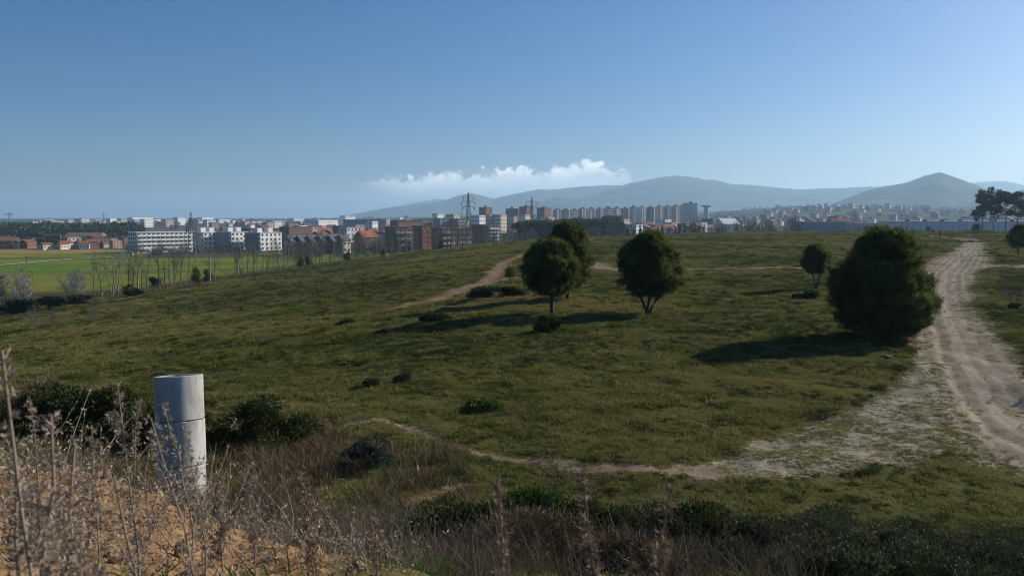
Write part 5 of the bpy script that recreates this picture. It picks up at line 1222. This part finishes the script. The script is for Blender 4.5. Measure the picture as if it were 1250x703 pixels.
def pole(label, u, d, v):
    b0 = at(u, d); H = zrow(v, d) - b0.z; root = thing('utility_pole', label, 'pole', b0, .5, 'utility poles in the valley')
    b = MB(); b.tube([[0, 0, -.5], [0, 0, H * .6], [0, 0, H]], [.16, .13, .10], 7); b.build('post', M_TWIG, root); c = MB(); c.bar((-.9, 0, H - .6), (.9, 0, H - .6), .14); c.build('crossbar', M_TWIG, root)
for u, d, v, lab in [(32, 345, 312, 'utility pole on the left beside the farm road'), (72, 400, 310, 'utility pole at the corner of the tan field'), (38, 265, 330, 'utility pole standing in the green field'), (402, 300, 308, 'utility pole before the bright green field right'), (583, 330, 291, 'utility pole right of the tall pylon'), (200, 185, 325, 'pale concrete post in the leafless row')]:
    pole(lab, u, d, v)

# ------------------------------------------------------------------ walkers and dog
def skin_body(name, verts, edges, radii, mats, pick, parent, sub=2):
    me = bpy.data.meshes.new(name); me.from_pydata([Vector(v) for v in verts], edges, []); tmp = bpy.data.objects.new(name, me); COL.objects.link(tmp)
    tmp.modifiers.new('s', 'SKIN'); sv = me.skin_vertices[0].data
    for i, r_ in enumerate(radii): sv[i].radius = (r_, r_) if not isinstance(r_, tuple) else r_
    sv[0].use_root = True; s = tmp.modifiers.new('b', 'SUBSURF'); s.levels = s.render_levels = sub
    dg = bpy.context.evaluated_depsgraph_get(); nm = bpy.data.meshes.new_from_object(tmp.evaluated_get(dg)); bpy.data.objects.remove(tmp)
    nm.materials.clear()
    for m in mats: nm.materials.append(m)
    for p_ in nm.polygons: p_.material_index = pick(p_.center); p_.use_smooth = True
    return link(name, nm, parent)
M_SKIN = mat('skin', (.45, .28, .20), (.40, .24, .17), rough=.6); M_BLACK = mat('dark_cloth', (.018, .018, .022), (.03, .03, .035), rough=.9); M_LIGHT = mat('pale_cloth', (.55, .54, .52), (.45, .44, .42), rough=.9); M_NAVY = mat('brown_cloth', (.035, .025, .022), (.05, .04, .035), rough=.9); M_HAIR = mat('hair', (.02, .015, .012), rough=.6)
def person(label, u, d, rz, legs, coat, stride):
    root = thing('person', label, 'person', at(u, d), rz, 'walkers on the far track'); s = stride
    V = [(0, 0, .95), (0, .01, 1.15), (0, .02, 1.36), (0, .01, 1.47), (0, -.01, 1.56), (0, -.02, 1.66), (-.1, 0, .92), (-.11, -s * .5, .52), (-.11, -s * .2, .09), (-.11, -s * .2 - .13, .05), (.1, 0, .92), (.11, s * .35, .5), (.11, s * .9, .12), (.11, s * .9 - .12, .05),
         (-.19, .02, 1.38), (-.25, .06, 1.12), (-.25, -.08, .90), (-.25, -.12, .80), (.19, .02, 1.38), (.25, .0, 1.12), (.25, -.16, .95), (.25, -.2, .87)]
    E = [(0, 1), (1, 2), (2, 3), (3, 4), (4, 5), (0, 6), (6, 7), (7, 8), (8, 9), (0, 10), (10, 11), (11, 12), (12, 13), (2, 14), (14, 15), (15, 16), (16, 17), (2, 18), (18, 19), (19, 20), (20, 21)]
    R = [.15, .15, .17, .06, .10, .085, .10, .075, .045, .04, .10, .075, .045, .04, .075, .055, .042, .035, .075, .055, .042, .035]
    skin_body('body', V, E, R, [coat, legs, M_SKIN, M_HAIR], lambda c: 3 if c.z > 1.6 else 2 if c.z > 1.47 else 2 if (abs(c.x) > .2 and c.z < .86) else 0 if c.z > .84 else 1, root)
b_ = hit(1138, 288.2)[1]
person('left walker of two on the far track, dark jacket and pale trousers', 1138.5, b_, .3, M_LIGHT, M_BLACK, .28)
person('right walker of two on the far track, all in dark clothes', 1146.5, b_ * .995, .2, M_NAVY, M_BLACK, -.25)
def dog():
    g = G(1183, 289.5); root = thing('dog', 'small white dog trotting on the grass right of the walkers', 'dog', g, math.radians(70))
    V = [(0, .0, .48), (0, .25, .50), (0, -.25, .47), (0, .42, .62), (0, .52, .74), (0, .68, .70), (.09, .26, .28), (.09, .22, .03), (-.09, .27, .28), (-.09, .34, .04), (.09, -.3, .30), (.09, -.36, .20), (.09, -.30, .03), (-.09, -.28, .30), (-.09, -.40, .19), (-.09, -.42, .03), (0, -.42, .56), (0, -.55, .70)]
    E = [(0, 1), (0, 2), (1, 3), (3, 4), (4, 5), (1, 6), (6, 7), (1, 8), (8, 9), (2, 10), (10, 11), (11, 12), (2, 13), (13, 14), (14, 15), (2, 16), (16, 17)]
    R = [.13, .15, .12, .09, .10, .05, .06, .035, .06, .035, .075, .045, .035, .075, .045, .035, .04, .025]
    skin_body('body', V, E, R, [WALL['white']], lambda c: 0, root)
    for s in (-1, 1):
        e = MB(); e.add([[s * .04, .50, .80], [s * .09, .49, .79], [s * .07, .47, .90], [s * .06, .46, .80]], [[0, 1, 2], [1, 3, 2], [3, 0, 2]]); e.build('ear', WALL['white'], root)
dog()

# ------------------------------------------------------------------ farm road in the valley
def farm_road():
    pts = [hit(u, v) for u, v in [(-60, 329), (-20, 325.5), (20, 322.5), (60, 318.5), (90, 316.2), (110, 315.3), (150, 313.5)]]
    x = np.array([p[0] for p in pts]); y = np.array([p[1] for p in pts]); t = np.linspace(0, len(x) - 1, 60); x = np.interp(t, np.arange(len(pts)), x); y = np.interp(t, np.arange(len(pts)), y)
    tx, ty = np.gradient(x), np.gradient(y); l = np.hypot(tx, ty); nx, ny = -ty / l, tx / l; w = np.linspace(2.2, 1.4, 60)
    a = np.stack([x - nx * w, y - ny * w, terr(x, y) + .22], -1); b = np.stack([x + nx * w, y + ny * w, terr(x, y) + .22], -1)
    i = np.arange(59)[:, None]; Q = np.concatenate([i, i + 1, i + 61, i + 60], 1)
    tag(link('farm_road', mesh('farm_road', np.concatenate([a, b]), Q, mat('pale_gravel', (.40, .37, .31), (.30, .27, .22), scale=.3))), 'pale gravel farm road between the tan and green fields', 'road', kind='structure')
farm_road()

# ------------------------------------------------------------------ stones on the track, lump of debris
def stones():
    rng = np.random.default_rng(19); bm = bmesh.new(); bmesh.ops.create_icosphere(bm, subdivisions=1, radius=1); v0 = np.array([v.co[:] for v in bm.verts]); f0 = np.array([[v.index for v in f.verts] for f in bm.faces]); bm.free()
    n = 6000; r = np.sqrt(rng.uniform(15 ** 2, 75 ** 2, n)); a = np.radians(rng.uniform(-8, 36, n)); x, y = r * np.sin(a), r * np.cos(a); k = path_mask(x, y)[0] > .40; x, y = x[k], y[k]; z = terr(x, y) - .06; b = MB()
    for p in zip(x, y, z):
        s_ = .010 + .035 * rng.uniform() ** 5; q = v0 * (1 + .2 * rng.normal(size=(len(v0), 1))) * s_ * rng.uniform(.6, 1.2, 3); b.add(q + np.array(p) + [0, 0, s_ * .4], f0, rng.uniform())
    tag(b.build('gravel', mat('track_stone', (.30, .27, .21), (.48, .44, .37), attr='rnd', rough=.95)), 'loose stones and gravel on the dirt track', 'gravel', kind='stuff')
    g = G(1080, 437); bm = bmesh.new(); bmesh.ops.create_icosphere(bm, subdivisions=3, radius=.16)
    for v in bm.verts: v.co = Vector((v.co.x * 1.5, v.co.y, v.co.z * .6)) * (1 + .5 * (float(vnoise(v.co.x * 7 + 3, v.co.y * 7 + v.co.z * 5, 8)) - .5))
    me = bpy.data.meshes.new('boulder'); bm.to_mesh(me); bm.free(); me.materials.append(mat('dark_stone', (.05, .045, .04), (.10, .09, .08), scale=6, rough=.9, bump=.5))
    tag(link('boulder', me, None, g + Vector((0, 0, .05))), 'dark stone lying at the track edge beside the biggest pine shadow', 'stone')
stones()

# ------------------------------------------------------------------ labels of look-alikes: say which one, counted from the left
def ordinal(n):
    o = 'first second third fourth fifth sixth seventh eighth ninth tenth eleventh twelfth thirteenth fourteenth fifteenth sixteenth seventeenth eighteenth nineteenth'.split()
    if n <= 19: return o[n - 1]
    t = {2: 'twent', 3: 'thirt', 4: 'fort', 5: 'fift'}[n // 10]
    return t + 'ieth' if n % 10 == 0 else t + 'y-' + o[n % 10 - 1]
same = {}
for o in COL.objects:
    if o.parent is None and 'label' in o and 'category' in o and o.get('kind') is None: same.setdefault(o['label'], []).append(o)
for lab, os_ in same.items():
    if len(os_) < 2: continue
    os_.sort(key=lambda o: o.location.x / max(o.location.y, .1))
    for i, o in enumerate(os_): o['label'] = lab + ', ' + ordinal(i + 1) + ' from left'
